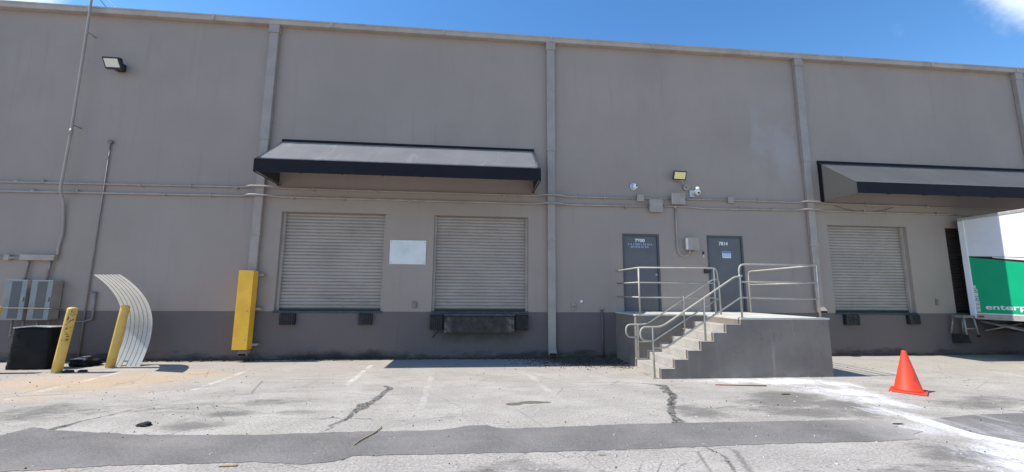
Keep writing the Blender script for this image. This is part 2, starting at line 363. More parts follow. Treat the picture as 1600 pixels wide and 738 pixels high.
def make_ground():
    xs = np.concatenate([[-400, -150, -60, -30, -20, -16], np.arange(-14, 16.01, .035), [18, 22, 30, 60, 150, 400]])
    ys = np.concatenate([[-400, -150, -60, -30, -18, -13, -10], np.arange(-8.6, .21, .035), [1, 5, 20, 60, 200, 500]])
    X, Y = np.meshgrid(xs, ys); nx, ny = len(xs), len(ys)
    Z = X*0 - .001
    co = np.stack([X, Y, Z], -1).reshape(-1, 3)
    idx = np.arange(nx*ny).reshape(ny, nx)
    q = np.stack([idx[:-1, :-1], idx[:-1, 1:], idx[1:, 1:], idx[1:, :-1]], -1).reshape(-1, 4)
    me = bpy.data.meshes.new('ground'); me.vertices.add(len(co)); me.vertices.foreach_set('co', co.ravel())
    me.loops.add(q.size); me.loops.foreach_set('vertex_index', q.ravel().astype(np.int32))
    me.polygons.add(len(q)); me.polygons.foreach_set('loop_start', np.arange(0, q.size, 4, dtype=np.int32)); me.polygons.foreach_set('loop_total', np.full(len(q), 4, np.int32))
    me.update(calc_edges=True)
    def add(name, a):
        at = me.attributes.new(name, 'FLOAT', 'POINT'); at.data.foreach_set('value', a.astype(np.float32).ravel())
    cracks = [([(-1.54, -3.0), (-1.42, -3.2), (-1.48, -3.89), (-1.61, -4.54), (-1.66, -5.05), (-1.80, -5.5)], [.02, .05, .06, .08, .04, .012]),
              ([(2.2, -2.98), (2.66, -3.0), (3.3, -3.12), (3.53, -3.33), (3.42, -3.9), (3.2, -4.3), (3.05, -4.6), (2.83, -5.09), (2.69, -5.5)], [.004, .008, .02, .07, .085, .05, .07, .06, .07]),
              ([(2.16, -4.76), (2.86, -4.84), (3.54, -4.83), (4.0, -4.75), (4.9, -4.8), (5.6, -4.72)], [.003, .012, .014, .008, .01, .003]),
              ([(2.61, -6.27), (2.66, -6.5), (2.62, -6.7), (2.5, -7.1), (2.3, -8)], [.016, .014, .022, .014, .01]),
              ([(-5.05, -5.2), (-4.93, -4.72), (-4.76, -4.3), (-4.5, -3.9), (-4.2, -3.4)], [.06, .025, .014, .008, .002]),
              ([(-2.9, -4.8), (-2.2, -4.93), (-1.6, -4.95), (-.9, -5.1), (-.1, -5.15)], [.003, .012, .02, .008, .003]),
              ([(.1, -6.6), (.35, -6.9), (.8, -6.75), (1.4, -6.9), (2.2, -6.7)], [.012, .008, .006, .005, .003]),
              ([(-1.1, -6.9), (-.6, -6.7), (-.1, -6.85), (.4, -6.6), (.6, -6.3)], [.004, .009, .012, .008, .003]),
              ([(-13, -1.35), (-9.3, -1.42), (-8.3, -1.3), (-7.6, -1.02), (-7.0, -.8)], [.012, .014, .02, .012, .004]),
              ([(9.0, -2.6), (9.8, -3.3), (10.4, -3.1), (11.4, -3.9)], [.004, .012, .008, .003]),
              ([(6.6, -7.4), (5.2, -7.0), (4.1, -7.1), (3.2, -6.8)], [.003, .008, .006, .003])]
    d = np.full(X.shape, 9.)
    rr = random.Random(11); fine = []
    for p, w in cracks:            # break every crack into a jagged line
        P, Wd = [p[0]], [w[0]]
        for i in range(len(p)-1):
            L = math.dist(p[i], p[i+1]); k = max(2, int(L/.11))
            for j in range(1, k+1):
                u = j/k; jit = .0 if j == k else .022
                P.append((p[i][0]*(1-u)+p[i+1][0]*u+rr.gauss(0, jit), p[i][1]*(1-u)+p[i+1][1]*u+rr.gauss(0, jit))); Wd.append(max(.002, (w[i]*(1-u)+w[i+1]*u)*rr.uniform(.65, 1.3)))
            if rr.random() < .55:  # side branch
                a = rr.uniform(0, 6.28); q = [P[-1]]
                for m in range(5): a += rr.gauss(0, .45); q.append((q[-1][0]+.13*math.cos(a), q[-1][1]+.13*math.sin(a)))
                fine.append((q, [.009, .007, .006, .005, .003, .001]))
        fine.append((P, Wd))
    for _ in range(16):            # loose hairline cracks across the yard
        x, y, a = rr.uniform(-8, 9), rr.uniform(-7.6, -2.2), rr.choice((0, 1.57, 3.14, 4.71))+rr.gauss(0, .5); q = [(x, y)]
        for m in range(rr.randint(6, 14)): a += rr.gauss(0, .35); q.append((q[-1][0]+.14*math.cos(a), q[-1][1]+.14*math.sin(a)))
        fine.append((q, [.004+.004*math.sin(math.pi*m/(len(q)-1)) for m in range(len(q))]))
    cracks = fine
    for p, w in cracks: d = np.minimum(d, seg_sd(X, Y, p, w))
    add('crack', np.clip(d, -1, 2))
    lines = [[(-4.75, -1.25), (-4.72, -3.1)], [(-2.30, -.9), (-2.25, -2.95)], [(-.80, -2.2), (-.72, -4.5)], [(.95, -1.7), (1.22, -2.3), (1.30, -3.2), (1.45, -4.3)], [(-7.2, -1.5), (-7.1, -3.6)], [(9.0, -.5), (9.1, -3.0)], [(11.6, -.5), (11.8, -3.4)]]
    d = np.full(X.shape, 9.)
    for p in lines: d = np.minimum(d, seg_sd(X, Y, p, [.045]*len(p)))
    add('line', np.clip(d, -1, 2))
    def ell(l):
        m = np.zeros(X.shape)
        for x, y, a, b, k in l: m = np.maximum(m, k*np.exp(-(((X-x)/a)**2+((Y-y)/b)**2)))
        return m
    add('spill', ell([(4.6, -2.95, .6, .12, .6), (5.3, -3.0, .8, .22, .85), (6.2, -3.1, .8, .36, 1.0), (6.9, -3.4, .5, .5, .75), (6.6, -4.0, .6, .5, .75), (6.5, -4.6, .5, .5, .85), (6.1, -5.1, .4, .4, .75),
                      (6.2, -5.7, .2, .5, 1.05), (6.3, -6.3, .28, .4, 1.1), (5.85, -6.7, .4, .35, 1), (5.5, -7.2, .6, .5, .85), (6.3, -7.0, .6, .5, 1), (5.75, -5.9, .3, .3, .55), (7.2, -6.7, .5, .25, .8), (5.9, -3.9, .4, .3, .55)]))
    add('dark', ell([(5.3, -4.2, .7, .35, 1.1), (5.75, -4.75, .4, .35, 1), (4.9, -5.1, .8, .3, .9), (3.35, -5.1, .35, .3, .9), (-2.4, -4.6, .5, .15, .6), (-4.2, -4.3, .8, .4, .5), (-9.5, -4.0, 1.2, .5, .7), (-3.03, -4.03, .5, .22, .8), (-3.45, -5.13, .45, .2, 1), (-3.3, -4.65, .5, .18, .8), (-5.9, -4.4, .9, .5, .7), (5.0, -4.55, .8, .4, 1), (5.6, -4.9, .5, .6, .9), (4.6, -4.9, 1.0, .3, .7),
                     (5.2, -6.7, .5, .3, .9), (3.2, -4.85, .35, .25, .9), (.1, -6.9, .5, .25, .9), (7.9, -4.9, .8, .3, .8), (8.6, -4.7, .7, .35, .7), (-6.7, -4.9, 1.2, .3, .5), (2.9, -.5, 1.2, .5, 1), (-.2, -4.9, .5, .2, .5), (4.2, -7.1, 1.4, .3, .6), (.5, -6.8, .7, .4, .6)]))
    add('spot', np.minimum(np.minimum(np.hypot((X-.66)/1.0, (Y+4.40)/.62)-.13, np.hypot((X-.95)/1.0, (Y+4.32)/.42)-.20), np.minimum(np.hypot((X-1.12)/1.0, (Y+4.33)/.4)-.13, np.hypot((X-1.39)/.8, (Y+6.44)/.4)-.06)))
    add('rust', ell([(-6.9, -2.4, 1.9, 1.1, 1.15), (-5.7, -1.8, 1.3, .6, 1), (-8.8, -2.8, 1.9, .9, 1.05), (-7.6, -3.5, 2.0, .7, .75), (-10, -2.9, 1.5, .7, .6), (-3.9, -6.55, 1.2, .3, .6), (-5.5, -7.0, 1.5, .4, .6), (3.5, -1.9, .6, .4, .6), (-4.6, -1.5, 1.0, .3, .3), (-.2, -2.6, .9, .3, .35)]))
    add('litter', ell([(3.0, -.7, 1.1, .55, 1.2), (3.5, -1.3, .5, .4, .9), (1.0, -.1, 2.2, .1, .9), (2.1, -.2, .25, .25, 1), (3.75, -2.2, .25, .5, .6), (-2, -.05, 3, .07, .8), (-5.4, -.2, .4, .2, .8)]))
    n = NT('worn_asphalt'); n.t.links.new
    nz = n.noise(1.2, 6, .65); stre = n.noise(1.0, 6, .65, n.vec((.8, 1.6, 1))); spk = n.noise(34, 4, .75); spk2 = n.noise(95, 2, .6); vv = n.vor(60)
    c = n.mix(n.ramp(nz, .3, .7), (.35, .318, .28), (.435, .40, .358))
    c = n.mix(n.math('MULTIPLY', n.ramp(stre, .44, .62), .36), c, (.25, .232, .21))
    st2 = n.noise(2.6, 7, .7, n.vec((.35, 2.4, 1)))
    c = n.mix(n.math('MULTIPLY', n.math('MULTIPLY', n.ramp(st2, .5, .68), .4), n.ramp(n.g and n.xyz()[1], -5.5, -3.5)), c, (.21, .19, .165))
    x, y, z = n.xyz()
    far = n.ramp(y, -3.4, -1.2)
    c = n.mix(n.math('MULTIPLY', far, .5), c, (.37, .325, .265))
    # rust and sand washed over the surface
    ru = n.ramp(n.math('MULTIPLY_ADD', n.math('SUBTRACT', n.noise(1.8, 7, .7, n.vec((.7, 1.5, 1))), .5), 2.0, n.attr('rust')), .25, 1.1)
    c = n.mix(n.math('MULTIPLY', ru, .62), c, (.50, .345, .21))
    da = n.ramp(n.math('MULTIPLY_ADD', n.math('SUBTRACT', n.noise(3.2, 7, .72, n.vec((.7, 1.5, 1))), .5), 1.9, n.attr('dark')), .2, .8)
    c = n.mix(n.math('MULTIPLY', da, n.ramp(spk, .35, .65, .95, .5)), c, (.105, .095, .085))
    wob = n.math('MULTIPLY', n.math('SUBTRACT', n.noise(9, 8, .8), .5), .15)
    # worn painted bay lines
    ln = n.math('MULTIPLY', n.ramp(n.math('ADD', n.attr('line'), wob), 0., .012, 1., 0.), n.ramp(n.noise(2.6, 7, .7), .42, .56))
    c = n.mix(n.math('MULTIPLY', ln, n.ramp(x, -2.2, -1.2, .62, .3)), c, (.62, .60, .56))
    # cracks filled with dark grit
    cr = n.ramp(n.math('MULTIPLY_ADD', wob, .55, n.attr('crack')), -.012, .012, 1., 0.)
    crin = n.ramp(n.vor(11, feature='DISTANCE_TO_EDGE'), .03, .13, .0, 1.)
    c = n.mix(n.math('MULTIPLY', n.math('MULTIPLY', cr, .9), n.ramp(n.noise(22, 5, .75), .36, .52, .35, 1.)), c, (.12, .115, .105))
    core = n.ramp(n.math('MULTIPLY_ADD', wob, .8, n.math('ADD', n.attr('crack'), .008)), -.012, .004, 1., 0.)
    c = n.mix(n.math('MULTIPLY', core, n.math('SUBTRACT', 1., crin)), c, (.03, .028, .026))
    sp_ = n.ramp(n.math('MULTIPLY_ADD', wob, .5, n.attr('spot')), -.01, .02, 1., 0.)
    c = n.mix(n.math('MULTIPLY', sp_, .92), c, (.105, .095, .072))
    # fine random hairline crazing
    hl = n.ramp(n.vor(.55, n.t and n.vec((1, 1.5, 1)), 'DISTANCE_TO_EDGE'), 0., .007, 1., 0.)
    c = n.mix(n.math('MULTIPLY', n.math('MULTIPLY', hl, n.ramp(n.noise(.8, 3), .42, .55)), .6), c, (.1, .095, .09))
    hl2 = n.ramp(n.vor(1.7, n.vec((1, 1.2, 1)), 'DISTANCE_TO_EDGE'), 0., .014, 1., 0.)
    zone = n.math('MULTIPLY', n.ramp(n.noise(.7, 4, .6), .50, .58), n.ramp(y, -6.3, -5.0, 1., .35))
    c = n.mix(n.math('MULTIPLY', n.math('MULTIPLY', hl2, zone), .75), c, (.07, .065, .06))
    # white paint washed out across the yard
    spn = n.math('MULTIPLY_ADD', n.math('SUBTRACT', n.noise(2.2, 8, .72, n.vec((1.3, .8, 1)), .6), .5), 2.1, n.attr('spill'))
    spm = n.math('MULTIPLY', n.ramp(spn, .18, .95), n.ramp(n.noise(2.0, 8, .75, n.vec((1.8, .7, 1)), .8), .32, .52, .3, 1.))
    spm = n.math('MULTIPLY', spm, n.ramp(n.noise(6, 5, .7), .3, .5, .7, 1.))
    c = n.mix(n.math('MULTIPLY', spm, n.ramp(spk, .3, .6, 1., .85)), c, (.78, .78, .81))
    li = n.ramp(n.math('MULTIPLY_ADD', n.math('SUBTRACT', n.noise(7, 8, .75), .5), 2.2, n.attr('litter')), .4, .9)
    c = n.mix(n.math('MULTIPLY', li, .85), c, (.055, .045, .036))
    # exposed aggregate
    near = n.ramp(y, -6.2, -2., 1., .45)
    c = n.mix(n.math('MULTIPLY', n.math('MULTIPLY', n.ramp(spk, .50, .64), .62), near), c, (.15, .142, .135))
    c = n.mix(n.math('MULTIPLY', n.math('MULTIPLY', n.ramp(spk, .46, .36), .45), near), c, (.62, .60, .57))
    c = n.mix(n.math('MULTIPLY', n.ramp(spk2, .55, .7), .3), c, (.16, .155, .15))
    c = n.mix(n.math('MULTIPLY', n.ramp(n.noise(7.5, 2, .4), .745, .77), .8), c, (.05, .045, .04))
    n.bump(n.math('ADD', n.math('MULTIPLY', spk, 1.), n.math('MULTIPLY', spk2, .6)), .55, .008)
    me.materials.append(n.fin(c, .92, 0, .25))
    o = bpy.data.objects.new('ground', me); COL.objects.link(o); tag(o, kind='structure')
make_ground()

def patch(poly, seed):
    # resurfacing strip: a thin sheet with a ragged hand-laid edge
    rr = random.Random(seed); pts = []
    for i in range(len(poly)):
        a, b = Vector(poly[i]), Vector(poly[(i+1) % len(poly)]); L = (b-a).length; k = max(1, int(L/.06)); nrm = Vector((-(b-a).y, (b-a).x)).normalized()
        for j in range(k): pts.append(a.lerp(b, j/k)+nrm*rr.gauss(0, .007))
    bm = bmesh.new(); f = bm.faces.new([bm.verts.new((p.x, p.y, .004)) for p in pts])
    r = bmesh.ops.extrude_face_region(bm, geom=[f])
    bmesh.ops.translate(bm, verts=[v for v in r['geom'] if isinstance(v, bmesh.types.BMVert)], vec=(0, 0, -.03))
    bmesh.ops.triangulate(bm, faces=bm.faces[:])
    o = obj('asphalt_patch', bm, M['patch']); tag(o, kind='structure')
def patch_mat():
    n = NT('patch_asphalt'); f = n.noise(1.0, 6, .6); s = n.noise(60, 3, .7); x, y, z = n.xyz()
    c = n.mix(n.ramp(f, .3, .7), (.14, .132, .124), (.20, .188, .178))
    c = n.mix(n.math('MULTIPLY', n.ramp(s, .52, .68), .55), c, (.32, .31, .30))
    c = n.mix(n.math('MULTIPLY', n.ramp(s, .46, .34), .5), c, (.07, .068, .066))
    st = n.ramp(n.noise(1.6, 7, .7, n.vec((.5, 1.6, 1))), .5, .72)
    c = n.mix(n.math('MULTIPLY', st, .4), c, (.30, .25, .21))
    en = n.math('MULTIPLY', n.ramp(n.math('MULTIPLY_ADD', n.noise(2.2, 7, .7), 1.2, x), 5.2, 6.2), n.ramp(x, 5.9, 6.1, 1., 0.))
    c = n.mix(n.math('MULTIPLY', en, .75), c, (.36, .335, .305))
    w = n.math('MULTIPLY', n.math('MULTIPLY', n.ramp(x, 4.6, 6.0), n.ramp(x, 6.8, 7.8, 1., .25)), n.ramp(n.noise(1.9, 8, .72, n.vec((1.5, .6, 1)), .6), .42, .7))
    c = n.mix(n.math('MULTIPLY', w, .5), c, (.55, .54, .55))
    n.bump(s, .4, .006); return n.fin(c, .9, 0, .3)
M['patch'] = patch_mat()
patch([(-14, -5.6), (-5.41, -5.36), (-5.35, -5.07), (-4.94, -5.22), (-3.77, -5.46), (-2.51, -5.55), (-1.64, -5.52), (-.35, -5.53), (-.15, -5.45), (-.04, -5.38), (.22, -5.38), (.34, -5.5), (.5, -5.54), (2.13, -5.47), (3.97, -5.49), (5.2, -5.51), (5.45, -5.55), (5.62, -5.72), (5.45, -5.84), (5.66, -6.0), (5.4, -6.1), (5.3, -6.25), (5.1, -6.27), (4.78, -6.29), (3.39, -6.27), (1.78, -6.32), (.45, -6.31), (-1.2, -6.27), (-1.34, -6.40), (-1.61, -6.46), (-2.11, -6.36), (-3.41, -6.34), (-3.96, -6.40), (-14, -6.7)][::-1], 1)
patch([(6.3, -5.55), (7.2, -5.4), (8.4, -5.38), (14, -5.2), (16, -5.4), (16, -6.6), (6.6, -6.5), (6.38, -6.42), (6.22, -6.1)][::-1], 2)

# ------------------------------------------------------------------ the warehouse
XL, XR, ZT, ZP = -26.0, 30.0, 8.86, 1.18
WH = thing('warehouse', 'long grey-beige stucco warehouse with dark grey lower band and roof gutter', 'building', (2, 0, 0))
dock = [(-4.95, -2.31), (-1.06, 1.47), (10.30, 12.85), (14.14, 16.72)]
dz0, dz1 = ZP+.004, 3.725
man = [(4.10, 5.15), (6.56, 7.63)]
mz0, mz1 = 1.204, 3.335
def wall_with_holes():
    bm = bmesh.new()
    holes = [(a, b, dz0, dz1, .21) for a, b in dock]+[(a, b, mz0, mz1, .07) for a, b in man]
    xs = sorted({XL, XR, *[v for h in holes for v in h[:2]]}); zs = sorted({ZP, ZT, dz0, dz1, mz0, mz1})
    for i in range(len(xs)-1):
        for j in range(len(zs)-1):
            cx, cz = (xs[i]+xs[i+1])/2, (zs[j]+zs[j+1])/2
            if any(h[0] < cx < h[1] and h[2] < cz < h[3] for h in holes): continue
            bm.faces.new([bm.verts.new(p) for p in ((xs[i], 0, zs[j]), (xs[i+1], 0, zs[j]), (xs[i+1], 0, zs[j+1]), (xs[i], 0, zs[j+1]))])
    for a, b, c, d, k in holes:
        for p, q in (((a, c), (a, d)), ((a, d), (b, d)), ((b, d), (b, c)), ((b, c), (a, c))):
            bm.faces.new([bm.verts.new((p[0], 0, p[1])), bm.verts.new((q[0], 0, q[1])), bm.verts.new((q[0], k, q[1])), bm.verts.new((p[0], k, p[1]))])
    bmesh.ops.remove_doubles(bm, verts=bm.verts[:], dist=.0005)
    # ends and back
    for p in (((XL, 0), (XL, 24)), ((XL, 24), (XR, 24)), ((XR, 24), (XR, 0))):
        bm.faces.new([bm.verts.new((*p[0], -.3)), bm.verts.new((*p[1], -.3)), bm.verts.new((*p[1], ZT)), bm.verts.new((*p[0], ZT))])
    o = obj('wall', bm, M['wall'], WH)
    return o
wall_with_holes()
# lower painted band, four millimetres proud, standing on the ground
bm = bmesh.new(); box(bm, XL, XR, -.006, .3, -.3, ZP); obj('base_band', bm, M['plinth'], WH)
bm = bmesh.new(); box(bm, XL-.1, XR+.1, -.02, 24.1, ZT, ZT+.05); obj('roof', bm, M['trim'], WH)
# roof gutter with a rolled lip, in lengths
g = bmesh.new()
prof = [(0, 8.85), (-.15, 8.85), (-.165, 8.87), (-.165, 8.955), (-.185, 8.965), (-.185, 9.0), (-.16, 9.005), (0, 9.0)]
prism(g, prof, XL, XR, axis='x'); obj('gutter', g, M['gutter'], WH)
for k in range(-8, 10): obj('gutter_joint', bx(2.1+k*3.05-.03, 2.1+k*3.05+.03, -.190, -.0, 8.845, 9.006), M['gutter'], WH)

def shutter(a, b):
    bm = bmesh.new(); y0 = .20; n = 29; p = (dz1-dz0-.06)/n
    prof = []
    for i in range(n):
        z = dz0+.06+i*p
        prof += [(y0+.012, z), (y0+.012, z+p*.16), (y0-.016, z+p*.22), (y0-.024, z+p*.4), (y0-.026, z+p*.6), (y0-.020, z+p*.82), (y0-.010, z+p*.96)]
    prof.append((y0, dz1+.02))
    prev = None
    for y, z in prof:
        cur = []
        for k in range(25):
            u = k/24; dent = .016*math.exp(-((u-.3-.2*math.sin(a))/.12)**2-((z-1.55)/.16)**2)+.004*math.sin(u*9+z*7+a)*math.exp(-((z-2.2)/.8)**2)
            cur.append(bm.verts.new((a+(b-a)*u, y-.004+dent, z+.0025*math.sin(u*11+z*23+a))))
        if prev:
            for k in range(24): bm.faces.new((prev[k], prev[k+1], cur[k+1], cur[k]))
        prev = cur
    o = obj('shutter_curtain', bm, M['shutter'])
    return o
for i, (a, b) in enumerate(dock):
    D = bpy.data.objects.new('dock_door', None); COL.objects.link(D); D.parent = WH; D.location = Vector(((a+b)/2, 0, dz0))-WH.location
    D['label'] = ['first roller shutter from the left, above two black bumpers', 'roller shutter above the dock leveller plate', 'roller shutter right of the concrete landing', 'shadowed roller shutter behind the box truck'][i]
    o = shutter(a+.02, b-.02)
    if i == 3: o.data.materials.clear(); o.data.materials.append(M['shade_shutter'])
    o.parent = D; o.location = -world(D)
    g = bmesh.new(); box(g, a+.02, b-.02, .165, .19, dz0+.012, dz0+.065)
    obj('bottom_bar', g, M['black'], D)
    for q in (a+.002, b-.062): obj('guide_rail', bx(q, q+.06, .10, .172, dz0+.004, dz1-.003), M['trim'], D)
    g = bmesh.new(); box(g, a+.01, b-.01, .02, .20, dz0-.02, dz0+.006); obj('sill', g, M['concrete'], D)
# steel edge angle under the shutters
for a, b in dock:
    g = bmesh.new(); box(g, a-.02, b+.02, -.014, .1, dz0-.05, dz0+.010, .003); obj('sill_edge', g, M['sill'], WH)

def glyph_rows(name, x0, x1, z, h, m, parent, y, seed, gap=.35):
    # rows of tiny worn letter strokes, too small to read
    rr = random.Random(seed); bm = bmesh.new(); x = x0; t = h*.16
    while x < x1:
        w = h*rr.choice((.45, .55, .6, .7)); k = rr.random()
        box(bm, x, x+t, y-.0015, y, z, z+h)
        if k < .7: box(bm, x+t, x+w, y-.0015, y, z+h-t, z+h)
        if k > .3: box(bm, x+t, x+w, y-.0015, y, z, z+t)
        if .2 < k < .8: box(bm, x+t, x+w*.9, y-.0015, y, z+h*.45, z+h*.45+t)
        if k < .5: box(bm, x+w, x+w+t, y-.0015, y, z, z+h)
        x += w+t+h*gap*(2.2 if rr.random() < .16 else 1)
    return obj(name, bm, m, parent)
for i, (a, b) in enumerate(man):
    D = bpy.data.objects.new('entry_door', None); COL.objects.link(D); D.parent = WH; D.location = Vector(((a+b)/2, 0, mz0))-WH.location
    D['label'] = ['grey steel door with painted number and two small lines of writing', 'grey steel door with a blue and white notice'][i]
    g = bmesh.new()
    box(g, a, a+.055, -.012, .07, mz0, mz1); box(g, b-.055, b, -.012, .07, mz0, mz1); box(g, a+.055, b-.055, -.012, .07, mz1-.055, mz1)
    obj('door_frame', g, M['frame'], D)
    g = bmesh.new(); box(g, a+.058, b-.058, .018, .06, mz0+.012, mz1-.058, .003); obj('door_leaf', g, M['door'], D)
    g = bmesh.new(); box(g, a+.05, b-.05, -.02, .06, mz0-.003, mz0+.011); obj('threshold', g, M['steel'], D)
    for z in (.25, 1.05, 1.85):
        g = bmesh.new(); disc(g, (b-.06 if i == 0 else a+.06, .012, mz0+z), (0, 0, 1), .012, .10, 8); obj('hinge', g, M['frame'], D)
    hx = b-.13
    g = bmesh.new(); disc(g, (hx, .018, mz0+1.0), (0, -1, 0), .032, .012, 16); disc(g, (hx, .006, mz0+1.0), (0, -1, 0), .012, .035, 10); disc(g, (hx, -.03, mz0+1.0), (0, -1, 0), .028, .03, 16, .022)
    obj('door_knob', g, M['galv'], D)
    cx = (a+b)/2
    if i == 0:
        text('7800', .125, 'door_number', M['white'], D, Matrix.Translation((cx-.02, .016, 3.11)) @ FRONT, 1.15, .003)
        glyph_rows('door_lettering', cx-.36, cx+.34, 3.02, .05, M['soft_blue'], D, .017, 3)
        glyph_rows('door_lettering', cx-.28, cx+.24, 2.945, .05, M['soft_blue'], D, .017, 4)
    else:
        text('7814', .135, 'door_number', M['white'], D, Matrix.Translation((cx-.04, .016, 3.065)) @ FRONT, 1.0, .003)
        N = obj('notice', bx(cx-.09, cx+.17, .013, .016, 2.70, 2.89), M['board'], D)
        obj('print', bx(cx-.085, cx+.165, .0115, .0128, 2.835, 2.885), M['blue_paint'], N)
        for k in range(3): glyph_rows('print', cx-.06, cx+.13, 2.80-k*.033, .020, M['blue_paint'], N, .0125, 20+k)

# ------------------------------------------------------------------ downspouts
def downspout(x, zb, label, off=0.):
    t = thing('downspout', label, 'downspout', (x, -.06, zb), 'downspouts along the facade')
    w = .115
    bm = bmesh.new(); box(bm, x-w, x+w, -.125, -.004, 5.62, 8.86, .012); box(bm, x-w+.012, x+w-.012, -.113, -.006, zb+.12, 5.65, .010)
    obj('pipe', bm, M['downspout'], t)
    bm = bmesh.new(); box(bm, x-w-.02, x+w+.02, -.15, -.002, 8.62, 8.848, .01); obj('gutter_outlet', bm, M['downspout'], t)
    for z in (7.4, 5.62, 3.1):
        bm = bmesh.new(); box(bm, x-w-.006, x+w+.006, -.131, -.003, z-.015, z+.03, .004); obj('strap', bm, M['downspout'], t)
    bm = bmesh.new()
    prism(bm, [(-.111, zb+.16), (-.009, zb+.16), (-.009, zb+.05), (-.18, zb-.02), (-.21, zb+.05)], x-w+.014, x+w-.014, axis='x')
    obj('spout', bm, M['downspout'], t)
    bm = bmesh.new(); box(bm, x-w+.03, x+w-.03, -.214, -.19, zb-.012, zb+.045); obj('outlet', bm, M['dark'], t)
downspout(-5.50, .14, 'downspout whose lower end is boxed in by the yellow guard')
downspout(2.09, .10, 'downspout right of the second dock door, reaching almost to the ground')
downspout(9.76, 1.2, 'downspout just right of the raised landing')
downspout(17.42, 1.2, 'downspout at the far right above the box truck')
downspout(-13.1, .1, 'downspout beyond the electrical cabinets at the left end')

# yellow guard round the first downspout
t = thing('downspout_guard', 'tall yellow steel channel guard standing in front of a downspout', 'guard', (-5.49, -.3, .28))
bm = bmesh.new(); x0, x1, z0, z1 = -5.665, -5.325, .29, 2.17
box(bm, x0, x1, -.36, -.348, z0, z1, .003); box(bm, x0, x0+.012, -.347, -.13, z0, z1); box(bm, x1-.012, x1, -.347, -.13, z0, z1)
obj('shield', bm, M['guard'], t)
for z in (2.05, 1.22, .36):
    obj('bracket', bx(x1, x1+.13, -.15, -.008, z, z+.05, .004), M['downspout'], t); obj('bracket', bx(x0-.10, x0, -.15, -.008, z, z+.05, .004), M['downspout'], t)
for z in (1.2, .52):
    bm = bmesh.new(); disc(bm, (x1-.06, -.361, z), (0, -1, 0), .014, .012, 8); obj('bolt', bm, M['steel'], t)

# ------------------------------------------------------------------ awnings
def awning(a, b, label, Y=-1.30, cm='canopy'):
    t = thing('awning', label, 'awning', ((a+b)/2, 0, 4.4), 'awnings over the dock doors')
    zt, zf, zb = 5.60, 4.70, 4.40
    bm = bmesh.new(); n = 14
    # canopy, faintly sagging between ribs
    nx = 56; ny = 8; up = []
    for j in range(ny+1):
        row = []
        for i in range(nx+1):
            u, v = i/nx, j/ny
            sag = -.012*math.sin(math.pi*v)*abs(math.sin(math.pi*u*7))
            row.append(bm.verts.new((a+(b-a)*u, -.02+(Y+.02)*v, zt+(zf-zt)*v+sag)))
        up.append(row)
    for j in range(ny):
        for i in range(nx): bm.faces.new((up[j][i], up[j][i+1], up[j+1][i+1], up[j+1][i])).smooth = True
    r = bmesh.ops.solidify(bm, geom=bm.faces[:], thickness=.008)
    obj('canopy', bm, M[cm], t)
    bm = bmesh.new(); box(bm, a, b, Y-.012, Y-.002, zb, zf+.004); obj('valance', bm, M['navy'], t)
    bm = bmesh.new(); box(bm, a-.02, b+.02, -.05, -.002, zt-.01, zt+.055, .004); obj('flashing', bm, M['navy'], t)
    for s, x in ((-1, a), (1, b)):
        bm = bmesh.new(); e = .006*s
        prism(bm, [(-.02, zt-.006), (Y, zf-.006), (Y, zb), (-.02, zb)], x, x+e, axis='x'); obj('side_panel', bm, M['canopy_side'], t)
        bm = bmesh.new(); prism(bm, [(-.012, zt), (-.13, zt-.09), (-.13, zb-.012), (-.012, zb-.012)], x+e*1.2, x+e*1.2+.01*s, axis='x'); obj('side_flashing', bm, M['navy'], t)
    k = 7
    for i in range(k+1):
        x = a+.03+(b-a-.06)*i/k
        bm = bmesh.new(); tube(bm, [(x, -.02, zt-.045), (x, Y+.03, zf-.045)], .014, 6); tube(bm, [(x, Y+.03, zf-.045), (x, Y+.03, zb+.02)], .014, 6); (tube(bm, [(x, Y+.03, zb+.02), (x, -.01, zb+.02)], .014, 6) if i in (0, k) else tube(bm, [(x, Y+.03, zb+.02), (x, Y+.22, zb+.05)], .012, 6))
        if i in (0, k): tube(bm, [(x, -.03, zb+.35), (x, Y+.03, zb+.03)], .012, 6)
        obj('rib', bm, M['black'] if 0 < i < k else M['steel'], t)
    for y, z in ((Y+.03, zf-.045), (Y+.03, zb+.02)):
        obj('purlin', tb([(a+.02, y, z), (b-.02, y, z)], .014, n=6), M['black'], t)
awning(-5.07, 1.60, 'dark canvas awning with pale faded top over the two left dock doors')
awning(10.18, 17.75, 'dark canvas awning at the right over the box truck', -1.17, 'canopy_right')

# ------------------------------------------------------------------ conduits along the facade
def conduit(name, label, runs, r=.024, couplings=(), straps=(), m='conduit', group=None, cat='conduit'):
    t = thing(name, label, cat, runs[0][0], group)
    for p in runs: obj('pipe', tb(p, r, .07), M[m], t)
    for c, d in couplings:
        bm = bmesh.new(); d = Vector(d).normalized(); c = Vector(c); tube(bm, [c-d*.045, c+d*.045], r+.008, 10); obj('coupling', bm, M[m], t)
    for x, y, z in straps:
        bm = bmesh.new(); box(bm, x-.012, x+.012, y-r-.006, -.003, z-r-.012, z+r+.035, .003); obj('strap', bm, M[m], t)
    return t
def over(x, z, y=-.035, z2=None, out=-.17):
    z2 = z if z2 is None else z2
    return [(x-.45, y, z), (x-.2, out, z+.01), (x+.2, out, z2+.01), (x+.45, y, z2)]
yw = -.035
conduit('conduit', 'upper of the two long pipes running level along the facade', [[(-14, yw, 4.27), *over(-13.1, 4.27), *over(-5.5, 4.33), *over(2.09, 4.33), (4.52, yw, 4.34)]],
        couplings=[((x, yw, 4.30), (1, 0, 0)) for x in (-11.2, -8.4, -6.1, -2.6, .8)]+[((2.9, yw, 4.33), (1, 0, 0))], straps=[(x, yw, 4.31) for x in (-12, -10.6, -7.2, -4.2, -1.2, 1.2, 3.6)], group='pipes along the facade')
